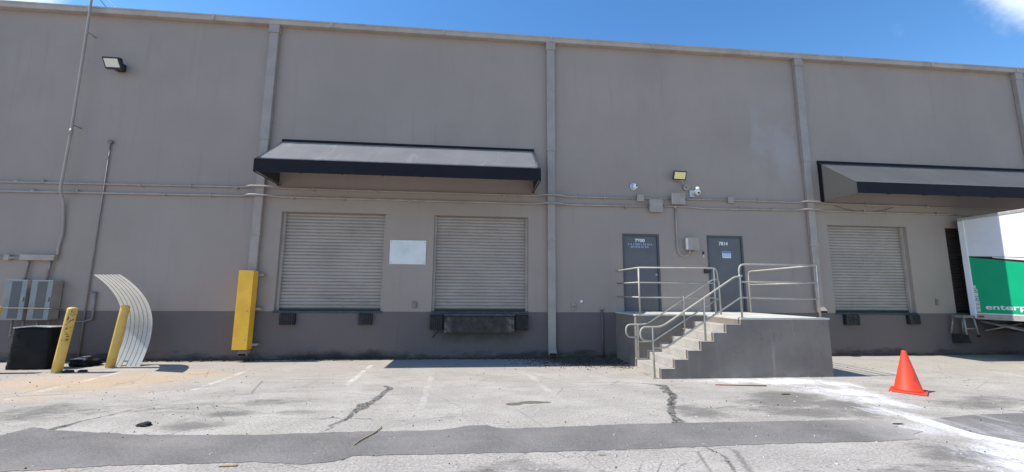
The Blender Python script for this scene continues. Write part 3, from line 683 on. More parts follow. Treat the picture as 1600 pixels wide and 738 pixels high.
conduit('conduit', 'lower of the two long pipes running level along the facade', [[(-14, yw, 4.04), *over(-13.1, 4.04), *over(-5.5, 4.10), *over(2.09, 4.10), (4.9, yw, 4.12)]], r=.027,
        couplings=[((x, yw, 4.08), (1, 0, 0)) for x in (-10.8, -7.8, -4.7, -1.7)]+[((3.1, yw, 4.11), (1, 0, 0))], straps=[(x, yw, 4.08) for x in (-12, -9.8, -6.7, -3.4, -.4, 1.3, 4.2)], group='pipes along the facade')
conduit('conduit', 'upper pipe running right from the double doors boxes to the right awning', [[(4.74, yw, 4.35), (5.52, yw, 4.35)], [(5.98, yw, 4.36), (7.22, yw, 4.37)], [(7.4, yw, 4.37), *over(9.76, 4.36), (11.2, yw, 4.35), (19.8, yw, 4.32)]], couplings=[((8.6, yw, 4.37), (1, 0, 0)), ((6.5, yw, 4.365), (1, 0, 0))], straps=[(8.2, yw, 4.37), (11.6, yw, 4.345), (13.6, yw, 4.34)], group='pipes along the facade')
conduit('conduit', 'lower pipe running right from the square box to behind the truck', [[(5.3, yw, 4.14), (6.0, yw, 4.14), (6.5, yw, 4.10), *over(9.76, 4.13), (11.2, yw, 4.13), (19.8, yw, 4.12)]], couplings=[((5.65, yw, 4.14), (1, 0, 0)), ((8.9, yw, 4.12), (1, 0, 0)), ((12.2, yw, 4.13), (1, 0, 0))], straps=[(7.6, yw, 4.11), (8.6, yw, 4.12), (11.5, yw, 4.13), (13.9, yw, 4.13)], group='pipes along the facade')
cable = []
for i in range(21):
    u = i/20; cable.append((10.6+1.9*u, -.02, 4.30-.16*math.sin(math.pi*u)**.9))
tag(obj('cable', tb(cable, .010, n=6), M['old_pipe']), 'thin dark cable sagging on the wall below the right awning', 'cable')

# junction boxes
def jbox(x0, x1, z0, z1, d, label, name='junction_box', m='box', extra=None):
    t = thing(name, label, 'electrical box', ((x0+x1)/2, 0, z0), 'boxes on the facade')
    bm = bmesh.new(); box(bm, x0, x1, -d, -.002, z0, z1, .006); obj('housing', bm, M[m], t)
    bm = bmesh.new(); box(bm, x0-.008, x1+.008, -d-.012, -d+.012, z0-.008, z1+.008, .004); obj('lid', bm, M[m], t)
    bm = bmesh.new()
    for x in (x0+.03, x1-.03):
        for z in (z0+.03, z1-.03): disc(bm, (x, -d-.012, z), (0, -1, 0), .007, .004, 8)
    obj('screw', bm, M['steel'], t); return t
jbox(4.88, 5.24, 3.96, 4.30, .12, 'largest square box on the pipes, above and between the two grey doors')
jbox(5.53, 5.90, 4.19, 4.49, .14, 'square box on the upper pipe directly below the yellow floodlight')
jbox(4.54, 4.73, 4.26, 4.44, .07, 'small box on the upper pipe below the left camera')
jbox(7.24, 7.40, 4.29, 4.45, .06, 'small box on the upper pipe above the notice door')
t = jbox(5.88, 6.22, 2.90, 3.22, .18, 'square box at mid height between the two grey doors', 'control_box')
bm = bmesh.new(); box(bm, 5.868, 5.90, -.205, -.06, 2.905, 3.215, .004); obj('hinge_strip', bm, M['galv'], t)
bm = bmesh.new(); disc(bm, (6.08, -.09, 2.9), (0, 0, -1), .03, .05, 10); obj('gland', bm, M['old_pipe'], t)
conduit('conduit', 'vertical pipe with a U-bend dropping to the box between the doors', [[(5.66, yw, 4.19), (5.66, yw, 2.97), (5.70, yw, 2.78), (5.84, -.05, 2.72), (5.98, -.07, 2.78), (6.0, -.08, 2.90)]], couplings=[((5.66, yw, 4.12), (0, 0, 1))], straps=[(5.66, yw, 3.6)])
# keypad and card reader by the second door
t = thing('card_reader', 'small black oval reader beside the notice door', 'reader', (6.43, -.02, 2.78))
bm = bmesh.new(); box(bm, 6.405, 6.455, -.03, -.002, 2.79, 2.87, .012); obj('lens', bm, M['black'], t)
bm = bmesh.new(); box(bm, 6.405, 6.455, -.022, -.002, 2.71, 2.785, .008); obj('base', bm, M['galv'], t)
t = thing('door_lock', 'black square latch guard beside the handle of the notice door', 'lock', (6.48, -.03, 2.3))
bm = bmesh.new(); box(bm, 6.42, 6.50, -.05, -.002, 2.26, 2.38, .006); box(bm, 6.50, 6.60, -.06, -.012, 2.27, 2.35, .006); obj('housing', bm, M['black'], t)
# wall outlets and spigots near the dado
for x, z, lab in ((-1.49, 1.36, 'small grey outlet cover under the white board'), (2.70, 1.33, 'small round grey outlet right of the central downspout')):
    t = thing('outlet_cover', lab, 'outlet', (x, 0, z), 'outlet covers')
    bm = bmesh.new(); box(bm, x-.06, x+.06, -.035, -.002, z-.085, z+.085, .015); obj('housing', bm, M['old_pipe' if x < 0 else 'box'], t)
    bm = bmesh.new(); disc(bm, (x, -.036, z), (0, -1, 0), .04, .02, 14); obj('cap', bm, M['old_pipe'], t)
bm = bmesh.new(); disc(bm, (2.91, -.001, 1.47), (0, -1, 0), .035, .008, 14)
tag(obj('paint_filler', bm, M['white']), 'small white dab of filler on the wall near the outlet', 'wall patch')
t = thing('vent_pipe', 'thin short upright pipe against the dark wall left of the landing', 'pipe', (3.46, -.04, 0))
obj('pipe', tb([(3.46, -.045, -.02), (3.46, -.045, 1.28)], .028), M['plinth'], t); obj('cap', tb([(3.46, -.045, 1.26), (3.46, -.045, 1.31)], .036), M['box'], t)

# white board
t = thing('notice_board', 'blank white board screwed to the wall between the two left shutters', 'board', (-1.72, 0, 2.4))
bm = bmesh.new(); box(bm, -2.18, -1.25, -.018, -.002, 2.40, 3.03, .003); obj('panel', bm, M['board'], t)
bm = bmesh.new()
for x in (-2.14, -1.29):
    for z in (2.45, 2.98): disc(bm, (x, -.018, z), (0, -1, 0), .012, .004, 8)
obj('screw', bm, M['old_pipe'], t)

# ------------------------------------------------------------------ bumpers and leveller
def bumper(x0, x1, z0, z1, label, d=.13):
    t = thing('dock_bumper', label, 'bumper', ((x0+x1)/2, 0, z0), 'dock bumpers')
    bm = bmesh.new()
    k = 6; w = (x1-x0)/k
    for i in range(k): box(bm, x0+i*w+.002, x0+(i+1)*w-.002, -d, -.02, z0+random.uniform(0, .01), z1-random.uniform(0, .01), .004)
    obj('rubber_block', bm, M['rubber'], t)
    bm = bmesh.new(); box(bm, x0-.02, x0, -d*.8, -.006, z0-.01, z1+.01); box(bm, x1, x1+.02, -d*.8, -.006, z0-.01, z1+.01); box(bm, x0-.02, x1+.02, -.022, -.0065, z0-.012, z1+.012); obj('mount', bm, M['black'], t)
bumper(-4.74, -4.42, .86, 1.12, 'black bumper under the left end of the first shutter')
bumper(-2.84, -2.55, .86, 1.12, 'black bumper under the right end of the first shutter')
bumper(10.52, 10.90, .86, 1.13, 'black bumper under the left end of the shutter beside the landing')
bumper(12.50, 12.80, .88, 1.13, 'black bumper under the right end of the shutter beside the landing')
bumper(-1.06, -.78, .74, 1.10, 'black bumper left of the dock leveller plate', .2)
bumper(1.16, 1.44, .72, 1.10, 'black bumper right of the dock leveller plate', .2)
t = thing('dock_leveller', 'rusty steel leveller plate hanging under the second shutter', 'dock leveller', (.2, 0, .6))
bm = bmesh.new(); prism(bm, [(-.16, 1.07), (-.175, 1.05), (-.215, .67), (-.19, .665), (-.14, 1.04)], -.70, 1.08, axis='x'); obj('lip_plate', bm, M['lip'], t)
bm = bmesh.new(); box(bm, -.72, 1.10, -.16, -.02, 1.085, 1.135, .004); obj('deck_edge', bm, M['sill'], t)
bm = bmesh.new()
for i in range(9): disc(bm, (-.66+i*.2, -.165, 1.072), (1, 0, 0), .014, .13, 8)
obj('hinge', bm, M['black'], t)
obj('release_arm', tb([(-.78, -.12, .82), (-.98, -.26, .56)], .022), M['black'], t)
bm = bmesh.new(); box(bm, -.6, .95, -.12, -.01, .70, 1.05); obj('frame', bm, M['dark'], t)

# ------------------------------------------------------------------ lamps and cameras
t = thing('wall_lamp', 'large black wedge wall lamp high up at the left end', 'wall lamp', (-9.2, 0, 7.3))
bm = bmesh.new(); prism(bm, [(-.28, 7.53), (-.40, 7.50), (-.25, 7.26), (-.17, 7.28)], -9.42, -9.03, axis='x'); obj('housing', bm, M['black'], t)
bm = bmesh.new()
A = Vector((0, -.402, 7.495)); B = Vector((0, -.254, 7.262)); n_ = Vector((0, -(A-B).z, (A-B).y)).normalized(); n_ = -n_ if n_.y > 0 else n_
a2 = A.lerp(B, .13)+n_*.006; b2 = A.lerp(B, .87)+n_*.006; a3 = a2-n_*.012; b3 = b2-n_*.012
prism(bm, [(a2.y, a2.z), (b2.y, b2.z), (b3.y, b3.z), (a3.y, a3.z)], -9.385, -9.065, axis='x'); obj('lens', bm, M['lens'], t)
bm = bmesh.new(); box(bm, -9.33, -9.13, -.27, -.002, 7.30, 7.50, .02); obj('mount', bm, M['black'], t)

t = thing('floodlight', 'small black floodlight with yellow lens above the doors', 'floodlight', (5.8, 0, 4.8))
bm = bmesh.new(); R = Matrix.Translation((5.74, -.21, 5.00)) @ Matrix.Rotation(math.radians(24), 4, 'X') @ Matrix.Rotation(math.radians(-8), 4, 'Z')
box(bm, -.18, .18, -.035, .05, -.125, .125, .012, mat=R); obj('housing', bm, M['black'], t)
bm = bmesh.new(); box(bm, -.15, .15, -.042, -.03, -.095, .095, .004, mat=R); obj('lens', bm, M['yellow_lens'], t)
bm = bmesh.new()
for k in range(-3, 4): box(bm, k*.045-.004, k*.045+.004, .05, .08, -.1, .1, mat=R)
obj('cooling_fin', bm, M['black'], t)
obj('arm', tb([(5.80, -.17, 4.90), (5.88, -.12, 4.78), (5.98, -.05, 4.72)], .016, .04), M['box'], t)
bm = bmesh.new(); disc(bm, (6.00, -.002, 4.70), (0, -1, 0), .085, .06, 18); obj('wall_box', bm, M['box'], t)
bm = bmesh.new(); disc(bm, (6.00, -.062, 4.70), (0, -1, 0), .018, .01, 8); obj('plug', bm, M['dark'], t)

t = thing('dome_camera', 'white dome camera at the left above the first grey door', 'camera', (4.5, 0, 4.7))
bm = bmesh.new(); disc(bm, (4.46, -.002, 4.68), (0, -1, 0), .105, .035, 20); obj('base', bm, M['galv'], t)
bm = bmesh.new(); bmesh.ops.create_uvsphere(bm, u_segments=16, v_segments=10, radius=.075, matrix=Matrix.Translation((4.49, -.07, 4.68))); obj('dome', bm, M['white'], t, True)
bm = bmesh.new(); disc(bm, (4.505, -.125, 4.685), (.3, -1, -.1), .03, .022, 12); obj('lens', bm, M['glass'], t)
t = thing('swivel_camera', 'white swivelling ball camera on a bracket above the notice door', 'camera', (6.2, 0, 4.5))
bm = bmesh.new(); box(bm, 6.10, 6.24, -.06, -.002, 4.42, 4.62, .01); obj('bracket', bm, M['galv'], t)
obj('arm', tb([(6.20, -.05, 4.56), (6.26, -.16, 4.60)], .022), M['white'], t)
bm = bmesh.new(); lathe(bm, (6.27, -.18, 4.50), [(.02, .19), (.045, .18), (.05, .12), (.045, .09), (.07, .07), (.078, .03), (.065, -.01), (.03, -.04), (.01, -.05)], 16); obj('ball', bm, M['white'], t, True)
bm = bmesh.new(); disc(bm, (6.26, -.23, 4.505), (-.1, -1, -.3), .030, .025, 12); obj('lens', bm, M['glass'], t)

# ------------------------------------------------------------------ left end pipes and electrical gear
t = thing('riser_pipe', 'tall pale pipe rising past the roof edge at the left', 'pipe', (-10.1, -.1, 2.5))
obj('pipe', tb([(-10.02, -.045, 2.50), (-10.03, -.045, 2.70), (-9.98, -.045, 3.05), (-10.02, -.045, 3.45), (-10.06, -.07, 3.85), (-10.03, -.22, 4.05), (-9.98, -.24, 5.6), (-9.98, -.26, 8.6), (-9.98, -.30, 9.9)], .028, .12), M['downspout'], t)
for z in (8.25, 5.75, 3.0):
    obj('bracket', tb([(-10.0, -.24 if z > 4 else -.05, z), (-9.98, -.003, z-.02)], .012, n=6), M['old_pipe'], t)
obj('coupling', tb([(-9.98, -.245, 5.48), (-9.98, -.24, 5.62)], .038), M['downspout'], t)
obj('wire', tb([(-9.98, -.30, 9.55), (-9.8, -.25, 9.35), (-9.55, -.1, 9.08), (-9.3, .05, 8.96)], .012, .2, n=6), M['white'], t)
obj('wire', tb([(-9.98, -.30, 9.45), (-9.86, -.2, 9.2), (-9.75, -.02, 9.02)], .010, .1, n=6), M['old_pipe'], t)
t = thing('wireway', 'grey metal trough on the wall above the two electrical cabinets', 'cable trough', (-10.4, 0, 2.4))
bm = bmesh.new(); box(bm, -10.78, -10.03, -.11, -.002, 2.37, 2.50, .006); obj('trough', bm, M['conduit'], t)
obj('pipe', tb([(-14, -.05, 2.43), (-10.78, -.05, 2.43)], .032), M['conduit'], t)
bm = bmesh.new(); box(bm, -11.15, -11.03, -.09, -.002, 2.36, 2.50, .01); obj('fitting', bm, M['conduit'], t)
obj('drop_pipe', tb([(-10.60, -.06, 2.37), (-10.64, -.06, 1.85)], .026), M['old_pipe'], t)
obj('drop_pipe', tb([(-10.12, -.06, 2.37), (-10.16, -.06, 1.85)], .026), M['old_pipe'], t)
def cabinet(x0, x1, label):
    t = thing('electrical_cabinet', label, 'electrical cabinet', ((x0+x1)/2, 0, .95), 'electrical cabinets')
    z0, z1 = .98, 1.89
    bm = bmesh.new(); box(bm, x0, x1, -.26, -.03, z0, z1, .008); obj('housing', bm, M['conduit'], t)
    bm = bmesh.new(); box(bm, x0-.006, x1+.006, -.285, -.262, z0-.005, z1+.005, .006); d = obj('door', bm, M['cabinet'], t)
    bm = bmesh.new(); box(bm, x0+.13, x1-.11, -.290, -.286, z0+.03, z1-.03); obj('panel', bm, M['cabinet_panel'], d)
    bm = bmesh.new(); box(bm, x1-.05, x1-.02, -.31, -.286, 1.40, 1.5, .004); obj('latch', bm, M['steel'], d)
    for x in (x0+.1, x1-.1): obj('conduit_stub', tb([(x, -.12, z0), (x, -.12, z0-.42)], .022), M['old_pipe'], t)
cabinet(-10.78, -10.34, 'blue-grey electrical cabinet on the wall, the left one of two side by side')
cabinet(-10.24, -9.80, 'blue-grey electrical cabinet on the wall, the right one of two side by side')
tag(obj('cable', tb([(-11.1, -.32, 1.25), (-10.4, -.325, 1.245), (-9.72, -.32, 1.24), (-9.66, -.1, 1.2)], .012, .05, n=6), M['old_pipe']), 'dark cable running level across both electrical cabinets', 'cable')
t = thing('wall_pipe', 'thin grey pipe standing up the wall left of the curved sheet', 'pipe', (-9.22, 0, 0))
obj('pipe', tb([(-9.24, -.03, -.02), (-9.22, -.03, 5.38)], .016), M['old_pipe'], t)
bm = bmesh.new(); disc(bm, (-9.22, -.005, 5.40), (0, -1, 0), .05, .07, 12); obj('cap', bm, M['old_pipe'], t)
obj('branch', tb([(-9.05, -.04, 1.62), (-9.05, -.04, .98), (-9.22, -.04, .93), (-9.45, -.04, .92)], .022, .05), M['old_pipe'], t)
obj('bracket', tb([(-9.05, -.04, 1.62), (-9.22, -.04, 1.62)], .016), M['old_pipe'], t)

# black sheeted bin under the cabinets
t = thing('black_bin', 'large black plastic-wrapped bin standing under the electrical cabinets', 'bin', (-9.3, -.75, 0))
bm = bmesh.new(); prev = None; nseg = 44
def binring(z, gx, gy):
    L = []
    for k in range(nseg):
        a = 2*math.pi*k/nseg; cx, cy = math.cos(a), math.sin(a)
        sx = math.copysign(abs(cx)**.22, cx); sy = math.copysign(abs(cy)**.22, cy)
        w = 1+.012*math.sin(a*9+z*5)+.01*math.sin(a*17+z*11)
        L.append(bm.verts.new((-9.36+gx*sx*w, -.88+gy*sy*w, z)))
    return L
for i in range(13):
    z = -.01+.87*i/12; cur = binring(z, .39-.03*i/12+.008*math.sin(i*2.1), .19-.02*i/12)
    if prev:
        for k in range(nseg): bm.faces.new((prev[k], prev[(k+1) % nseg], cur[(k+1) % nseg], cur[k])).smooth = True
    else: bm.faces.new(cur[::-1])
    prev = cur
bm.faces.new(prev); obj('body', bm, M['bin'], t)
bm = bmesh.new(); vs_ = []
for (x, y, z) in ((-9.72, -1.06, .875), (-9.35, -1.09, .915), (-9.0, -1.05, .89), (-9.0, -.70, .88), (-9.72, -.70, .87)): vs_.append((x, y, z))
A_ = [bm.verts.new(p) for p in vs_]; B_ = [bm.verts.new((p[0], p[1], p[2]-.022)) for p in vs_]
bm.faces.new(A_); bm.faces.new(B_[::-1])
for i in range(5): j = (i+1) % 5; bm.faces.new((A_[i], B_[i], B_[j], A_[j]))
obj('lid', bm, M['pale'], t)
for z in (.18, .47, .70):
    obj('band', tb([(-9.765+z*.03, -.75, z), (-9.765+z*.03, -1.02, z), (-9.72, -1.085, z), (-9.60, -1.085, z)], .010, .04, n=6), M['rubber'], t)

# heap of rubbish beside the bollard
t = thing('rubbish_bag', 'slumped black bag of rubbish on the ground right of the black bin', 'rubbish', (-8.6, -.6, 0))
bm = bmesh.new(); bmesh.ops.create_icosphere(bm, subdivisions=4, radius=1)
for v in bm.verts:
    p = v.co.copy(); k = 1+.10*math.sin(p.x*7+p.y*3)+.08*math.sin(p.z*9+p.x*5)+.05*math.sin(p.y*17)
    v.co = Vector((-8.58+p.x*.26*k, -.62+p.y*.24*k, max(-.01, .07+p.z*.12*k)))
obj('bag', bm, M['bin'], t, True)
bm = bmesh.new(); tube(bm, [(-8.78, -.74, .16), (-8.6, -.80, .18), (-8.46, -.76, .17)], .012, 6); tube(bm, [(-8.70, -.74, .18), (-8.55, -.74, .21), (-8.44, -.68, .22)], .008, 6); obj('tie', bm, M['pale'], t)
for (x, y, r) in ((-8.22, -1.40, .06), (-7.98, -1.36, .05)):
    bm = bmesh.new(); bmesh.ops.create_icosphere(bm, subdivisions=3, radius=1)
    for v in bm.verts:
        p = v.co; k = 1+.15*math.sin(p.x*5+x)+.1*math.sin(p.y*8); v.co = Vector((x+p.x*r*1.6*k, y+p.y*r*k, max(-.01, .015+p.z*r*.6*k)))
    tag(obj('stone', bm, M['chunk'], None), 'dark flat stone at the foot of the scuffed bollard, the ' + ('nearer one' if r > .055 else 'one farther right'), 'stone', 'stones by the bollard')

# ------------------------------------------------------------------ bollards
def bollard(x, y, tx, ty, h, label, r=.083, scuff=False):
    t = thing('bollard', label, 'bollard', (x, y, 0), 'yellow bollards by the wall')
    ax = Vector((tx-x, ty-y, h)).normalized(); c = Vector((x, y, -.03)); L = h/ax.z+.03
    bm = bmesh.new(); pts = [c+ax*(L*k) for k in (0, .25, .5, .75, .965)]; rad = [r]*5
    for a in (20, 45, 68, 85): pts.append(c+ax*(L*.965+r*.45*math.sin(math.radians(a)))); rad.append(r*math.cos(math.radians(a)))
    tube(bm, pts, rad, 24); obj('post', bm, M['yellow'], t)
    if scuff:
        rr = random.Random(3); bm = bmesh.new()
        for k in range(34):      # black scrapes where vehicles rubbed the paint off
            z = rr.uniform(.62, 1.25); a = math.radians(rr.uniform(-85, -25)); s = c+ax*(z+.03); e = rr.uniform(.02, .05)
            p0 = s+Vector((math.cos(a), math.sin(a), 0))*(r*1.004); a2 = a+rr.uniform(.15, .45); p1 = s+ax*rr.uniform(-.03, .05)+Vector((math.cos(a2), math.sin(a2), 0))*(r*1.004)
            tube(bm, [p0, p0.lerp(p1, .5)+(p0.lerp(p1, .5)-s).normalized()*.002, p1], [.002, .007, .002], 5)
        obj('scuff', bm, M['chunk'], t)
    bm = bmesh.new(); disc(bm, (x, y, -.01), (0, 0, 1), r*1.5, .022, 18, r*1.25); obj('footing', bm, M['concrete'], t)
bollard(-8.40, -1.45, -8.27, -1.45, 1.33, 'leaning yellow bollard with black scuffs in front of the black bin', scuff=True)
bollard(-7.84, -.90, -7.66, -.93, 1.36, 'leaning yellow bollard in front of the curved white sheet')
bollard(-9.86, -1.45, -9.70, -1.45, 1.35, 'yellow bollard cut off by the left edge of the photo')

# ------------------------------------------------------------------ curved ribbed sheet
t = thing('ribbed_sheet', 'curled white ribbed metal sheet leaning against the wall behind a bollard', 'metal sheet', (-7.7, -.6, 0))
prof = [(-.74, 0.), (-.64, .20), (-.56, .42), (-.51, .66), (-.50, .90), (-.535, 1.12), (-.62, 1.33), (-.75, 1.52), (-.93, 1.70), (-1.14, 1.86), (-1.38, 2.0)]
def cr(P, t):
    i = min(int(t), len(P)-2); f = t-i; g_ = lambda k: Vector(P[max(0, min(len(P)-1, k))])
    a, b, c, d = g_(i-1), g_(i), g_(i+1), g_(i+2)
    return .5*((2*b)+(c-a)*f+(2*a-5*b+4*c-d)*f*f+(3*b-a-3*c+d)*f**3)
SK = .20
bm = bmesh.new(); rows = []; NU = 84; NV = 48
for j in range(NV+1):
    u = j/NV; p = cr(prof, u*(len(prof)-1)); q = cr(prof, min(u+.01, 1)*(len(prof)-1)); p0 = cr(prof, max(u-.01, 0)*(len(prof)-1)); tg = (q-p0).normalized(); nr = Vector((-tg.y, tg.x))
    row = []
    for i in range(NU+1):
        s = i/NU; ph = (s*7.0) % 1.0
        rib = .005 if .08 < ph < .92 else 0
        row.append(bm.verts.new((-8.03+.68*s, p.x-SK*s*u**2-abs(nr.x)*rib, p.y)))
    rows.append(row)
for j in range(NV):
    for i in range(NU):
        if j < 3 and 37 <= i <= 46: continue
        bm.faces.new((rows[j][i], rows[j][i+1], rows[j+1][i+1], rows[j+1][i])).smooth = False
for v in [v for v in bm.verts if not v.link_faces]: bm.verts.remove(v)
bmesh.ops.solidify(bm, geom=bm.faces[:], thickness=.004)
obj('sheet', bm, M['sheet'], t)
for k in range(1, 7):        # thin dark line in each groove between the ribs
    bm = bmesh.new(); pts = []
    for j in range(NV+1):
        u = j/NV; p = cr(prof, u*(len(prof)-1)); pts.append((-8.03+.68*k/7, p.x-SK*(k/7)*u**2-.001, p.y))
    tube(bm, pts, .0048, 5); obj('seam', bm, M['chassis'], t)

# ------------------------------------------------------------------ landing and stairs
t = LND = thing('stair_landing', 'raised concrete landing with seven steps below the two grey doors', 'landing', (5.7, -1.4, 0))
Z = 1.20; xs_ = [3.83, 4.12, 4.41, 4.70, 4.98, 5.26, 5.55]; rz = [.17, .345, .52, .70, .87, 1.04, 1.20]
bm = bmesh.new()
box(bm, 3.85, 7.52, -1.40, -.008, -.05, Z-.035); box(bm, 5.546, 7.52, -2.745, -1.401, -.05, Z-.035)
obj('landing_wall', bm, M['platform_paint'], t)
bm = bmesh.new()
slab = [(3.835, -.008), (3.835, -1.415), (5.55, -1.415), (5.55, -2.76), (7.535, -2.76), (7.535, -.008)]
A_ = [bm.verts.new((x, y, Z-.034)) for x, y in slab]; B_ = [bm.verts.new((x, y, Z)) for x, y in slab]
bm.faces.new(A_[::-1]); bm.faces.new(B_)
for i in range(6): j = (i+1) % 6; bm.faces.new((A_[i], A_[j], B_[j], B_[i]))
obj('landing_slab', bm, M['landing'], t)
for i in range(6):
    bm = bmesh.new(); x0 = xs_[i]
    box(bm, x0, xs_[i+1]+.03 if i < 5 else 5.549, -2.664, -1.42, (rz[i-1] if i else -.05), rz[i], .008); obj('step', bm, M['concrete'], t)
# stringer walls on both sides of the steps, standing a hand proud of them
def stringer(y0, y1, m, dz=.028, dx=-.03):
    poly = [(xs_[0]+dx, -.05)]
    for i in range(6): poly += [(xs_[i]+dx, rz[i]+dz), (xs_[i+1]+dx, rz[i]+dz)]
    poly += [(5.545, rz[5]+dz), (5.545, -.05)]
    poly[-3] = (5.545, rz[5]+dz); poly.pop(-2)
    bm = bmesh.new(); prism(bm, poly, y0, y1)
    for f in bm.faces:
        f.normal_update()
        if f.normal.z > .5 or f.normal.z < -.5: f.material_index = 1
    return bm
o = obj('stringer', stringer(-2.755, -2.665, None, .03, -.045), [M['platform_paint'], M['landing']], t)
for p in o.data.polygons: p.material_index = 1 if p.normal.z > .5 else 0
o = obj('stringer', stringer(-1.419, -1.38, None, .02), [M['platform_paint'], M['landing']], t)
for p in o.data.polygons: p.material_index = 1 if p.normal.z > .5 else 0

def rail_thing(label, parts, posts, feet):
    t = thing('handrail', label, 'handrail', feet[0], 'handrails of the landing')
    for p, f in parts: obj('rail', tb(p, .019, f, 10), M['rail'], t)
    for a, b in posts: obj('post', tb([a, b], .020, 0, 10), M['rail'], t)
    for f in feet:
        bm = bmesh.new(); box(bm, f[0]-.06, f[0]+.06, f[1]-.05, f[1]+.05, f[2]-.004, f[2]+.010, .003); obj('foot_plate', bm, M['rail'], t)
yb = -2.68
rail_thing('front handrail running up the steps and round the right end of the landing', [
    ([(5.63, yb, 2.04), (5.63, yb, 2.32), (7.40, yb, 2.32)], .16),
    ([(7.40, yb, 2.32), (7.42, -.45, 2.30), (7.42, -.45, 1.21)], .12),
    ([(5.63, yb, 2.06), (5.52, yb, 2.05), (3.86, yb, 1.01), (3.41, yb, 1.01), (3.41, yb, .74), (3.68, yb, .74)], .13),
    ([(3.68, yb, .59), (3.94, yb, .60), (5.62, yb, 1.62), (7.40, yb, 1.60)], .04),
    ([(5.63, yb, 1.95), (7.40, yb, 1.95)], 0), ([(7.40, yb, 1.95), (7.42, -.45, 1.94)], 0), ([(7.40, yb, 1.60), (7.42, -.45, 1.58)], 0)],
    [((5.63, yb, 1.2), (5.63, yb, 2.1)), ((7.40, yb, 1.2), (7.40, yb, 2.32)), ((4.80, yb, .70), (4.80, yb, 1.60)), ((3.68, yb, 0), (3.66, yb, 1.0))],
    [(3.68, yb, .004), (4.80, yb, .70), (5.63, yb, 1.2), (7.40, yb, 1.2), (7.42, -.45, 1.2)])
ya = -1.47
rail_thing('rear handrail along the left edge of the landing and the back of the steps', [
    ([(3.92, -.02, 2.30), (3.92, ya, 2.30)], 0), ([(3.92, ya, 2.30), (5.88, ya, 2.31), (5.90, ya, 1.98)], .12),
    ([(5.90, ya, 2.04), (5.75, ya, 2.03), (4.06, ya, .97), (3.57, ya, .97), (3.57, ya, .68), (3.85, ya, .68)], .13),
    ([(3.92, -.02, 1.95), (3.92, ya, 1.95), (5.80, ya, 1.95)], 0), ([(3.92, -.02, 1.60), (3.92, ya, 1.60), (5.80, ya, 1.60)], 0),
    ([(3.85, ya, .58), (4.2, ya, .58), (5.90, ya, 1.60)], .04)],
    [((3.92, ya, 1.2), (3.92, ya, 2.30)), ((5.80, ya, 1.2), (5.80, ya, 2.31)), ((5.93, ya, 1.2), (5.91, ya, 2.0)), ((5.0, ya, .88), (5.0, ya, 1.63)), ((3.85, ya, 0), (3.85, ya, .97))],
    [(3.85, ya, .004), (5.0, ya, .87), (5.80, ya, 1.2)])

# ------------------------------------------------------------------ traffic cone
cx, cy = 7.72, -4.05
t = thing('traffic_cone', 'plain orange-red traffic cone standing alone on the yard', 'traffic cone', (cx, cy, 0))
bm = bmesh.new(); lathe(bm, (cx, cy, 0), [(.205, .028), (.20, .05), (.185, .075), (.034, .69), (.030, .705), (.022, .705), (.022, .66)], 40); obj('cone', bm, M['cone'], t)
bm = bmesh.new(); R = Matrix.Translation((cx, cy, 0)) @ Matrix.Rotation(math.radians(38), 4, 'Z'); box(bm, -.245, .245, -.245, .245, .002, .03, .010, mat=R); obj('base', bm, M['cone'], t)

# ------------------------------------------------------------------ box truck backed up to the last dock
TX0, TX1, TY0, TY1, TZ0, TZ1 = 14.33, 16.85, -.22, -6.4, 1.04, 3.97
t = thing('box_truck', 'white box truck with a green panel backed up to the dock', 'truck', (15.6, -3.5, 0))
bm = bmesh.new(); box(bm, TX0, TX1, TY1, TY0, TZ0+.14, TZ1-.07, .01); obj('cargo_body', bm, M['truck_white'], t)
bm = bmesh.new(); box(bm, TX0-.018, TX1+.018, TY1-.01, TY0+.01, TZ1-.085, TZ1, .012); r = obj('roof_rail', bm, M['alu'], t)
bm = bmesh.new()
for i in range(58): disc(bm, (TX0-.018, TY0-.08-i*.105, TZ1-.04), (-1, 0, 0), .008, .005, 6)
obj('rivet', bm, M['steel'], r)
bm = bmesh.new(); box(bm, TX0-.015, TX1+.015, TY1-.01, TY0+.0, TZ0, TZ0+.15, .006); obj('bottom_rail', bm, M['alu'], t)
bm = bmesh.new(); box(bm, TX0-.022, TX0+.06, TY0-.13, TY0+.012, TZ0+.02, TZ1-.09, .008); obj('corner_post', bm, M['truck_white'], t)
bm = bmesh.new(); box(bm, TX1-.06, TX1+.022, TY0-.13, TY0+.012, TZ0+.02, TZ1-.09, .008); obj('corner_post', bm, M['truck_white'], t)
bm = bmesh.new(); box(bm, TX0+.1, TX1-.1, TY0, TY0+.02, TZ0+.2, TZ1-.2, .004); obj('rear_door', bm, M['truck_white'], t)
x_ = TX0-.004
bm = bmesh.new(); prism(bm, [(-.365, 1.215), (-.365, 2.80), (-6.2, 1.60), (-6.2, 1.215)], x_, x_+.005, axis='x'); dec = obj('side_panel', bm, M['green'], t)
bm = bmesh.new(); prism(bm, [(-.365, 2.835), (-6.2, 2.20), (-6.2, 1.63), (-.365, 2.80)], x_-.001, x_+.005, axis='x'); obj('stripe', bm, M['black'], dec)
bm = bmesh.new(); prism(bm, [(-.9, 2.765), (-6.2, 2.13), (-6.2, 1.80), (-.9, 2.742)], x_-.003, x_-.001, axis='x'); obj('stripe', bm, M['truck_white'], dec)
SIDE = Matrix(((0, 0, -1, 0), (-1, 0, 0, 0), (0, 1, 0, 0), (0, 0, 0, 1)))   # text read from the left, facing -X, running toward -Y
text('enterprise', .195, 'lettering', M['truck_white'], dec, Matrix.Translation((x_-.004, -.58, 1.325)) @ SIDE, 1.66, .004, .0015, 'LEFT', 1.02)
bm = bmesh.new()
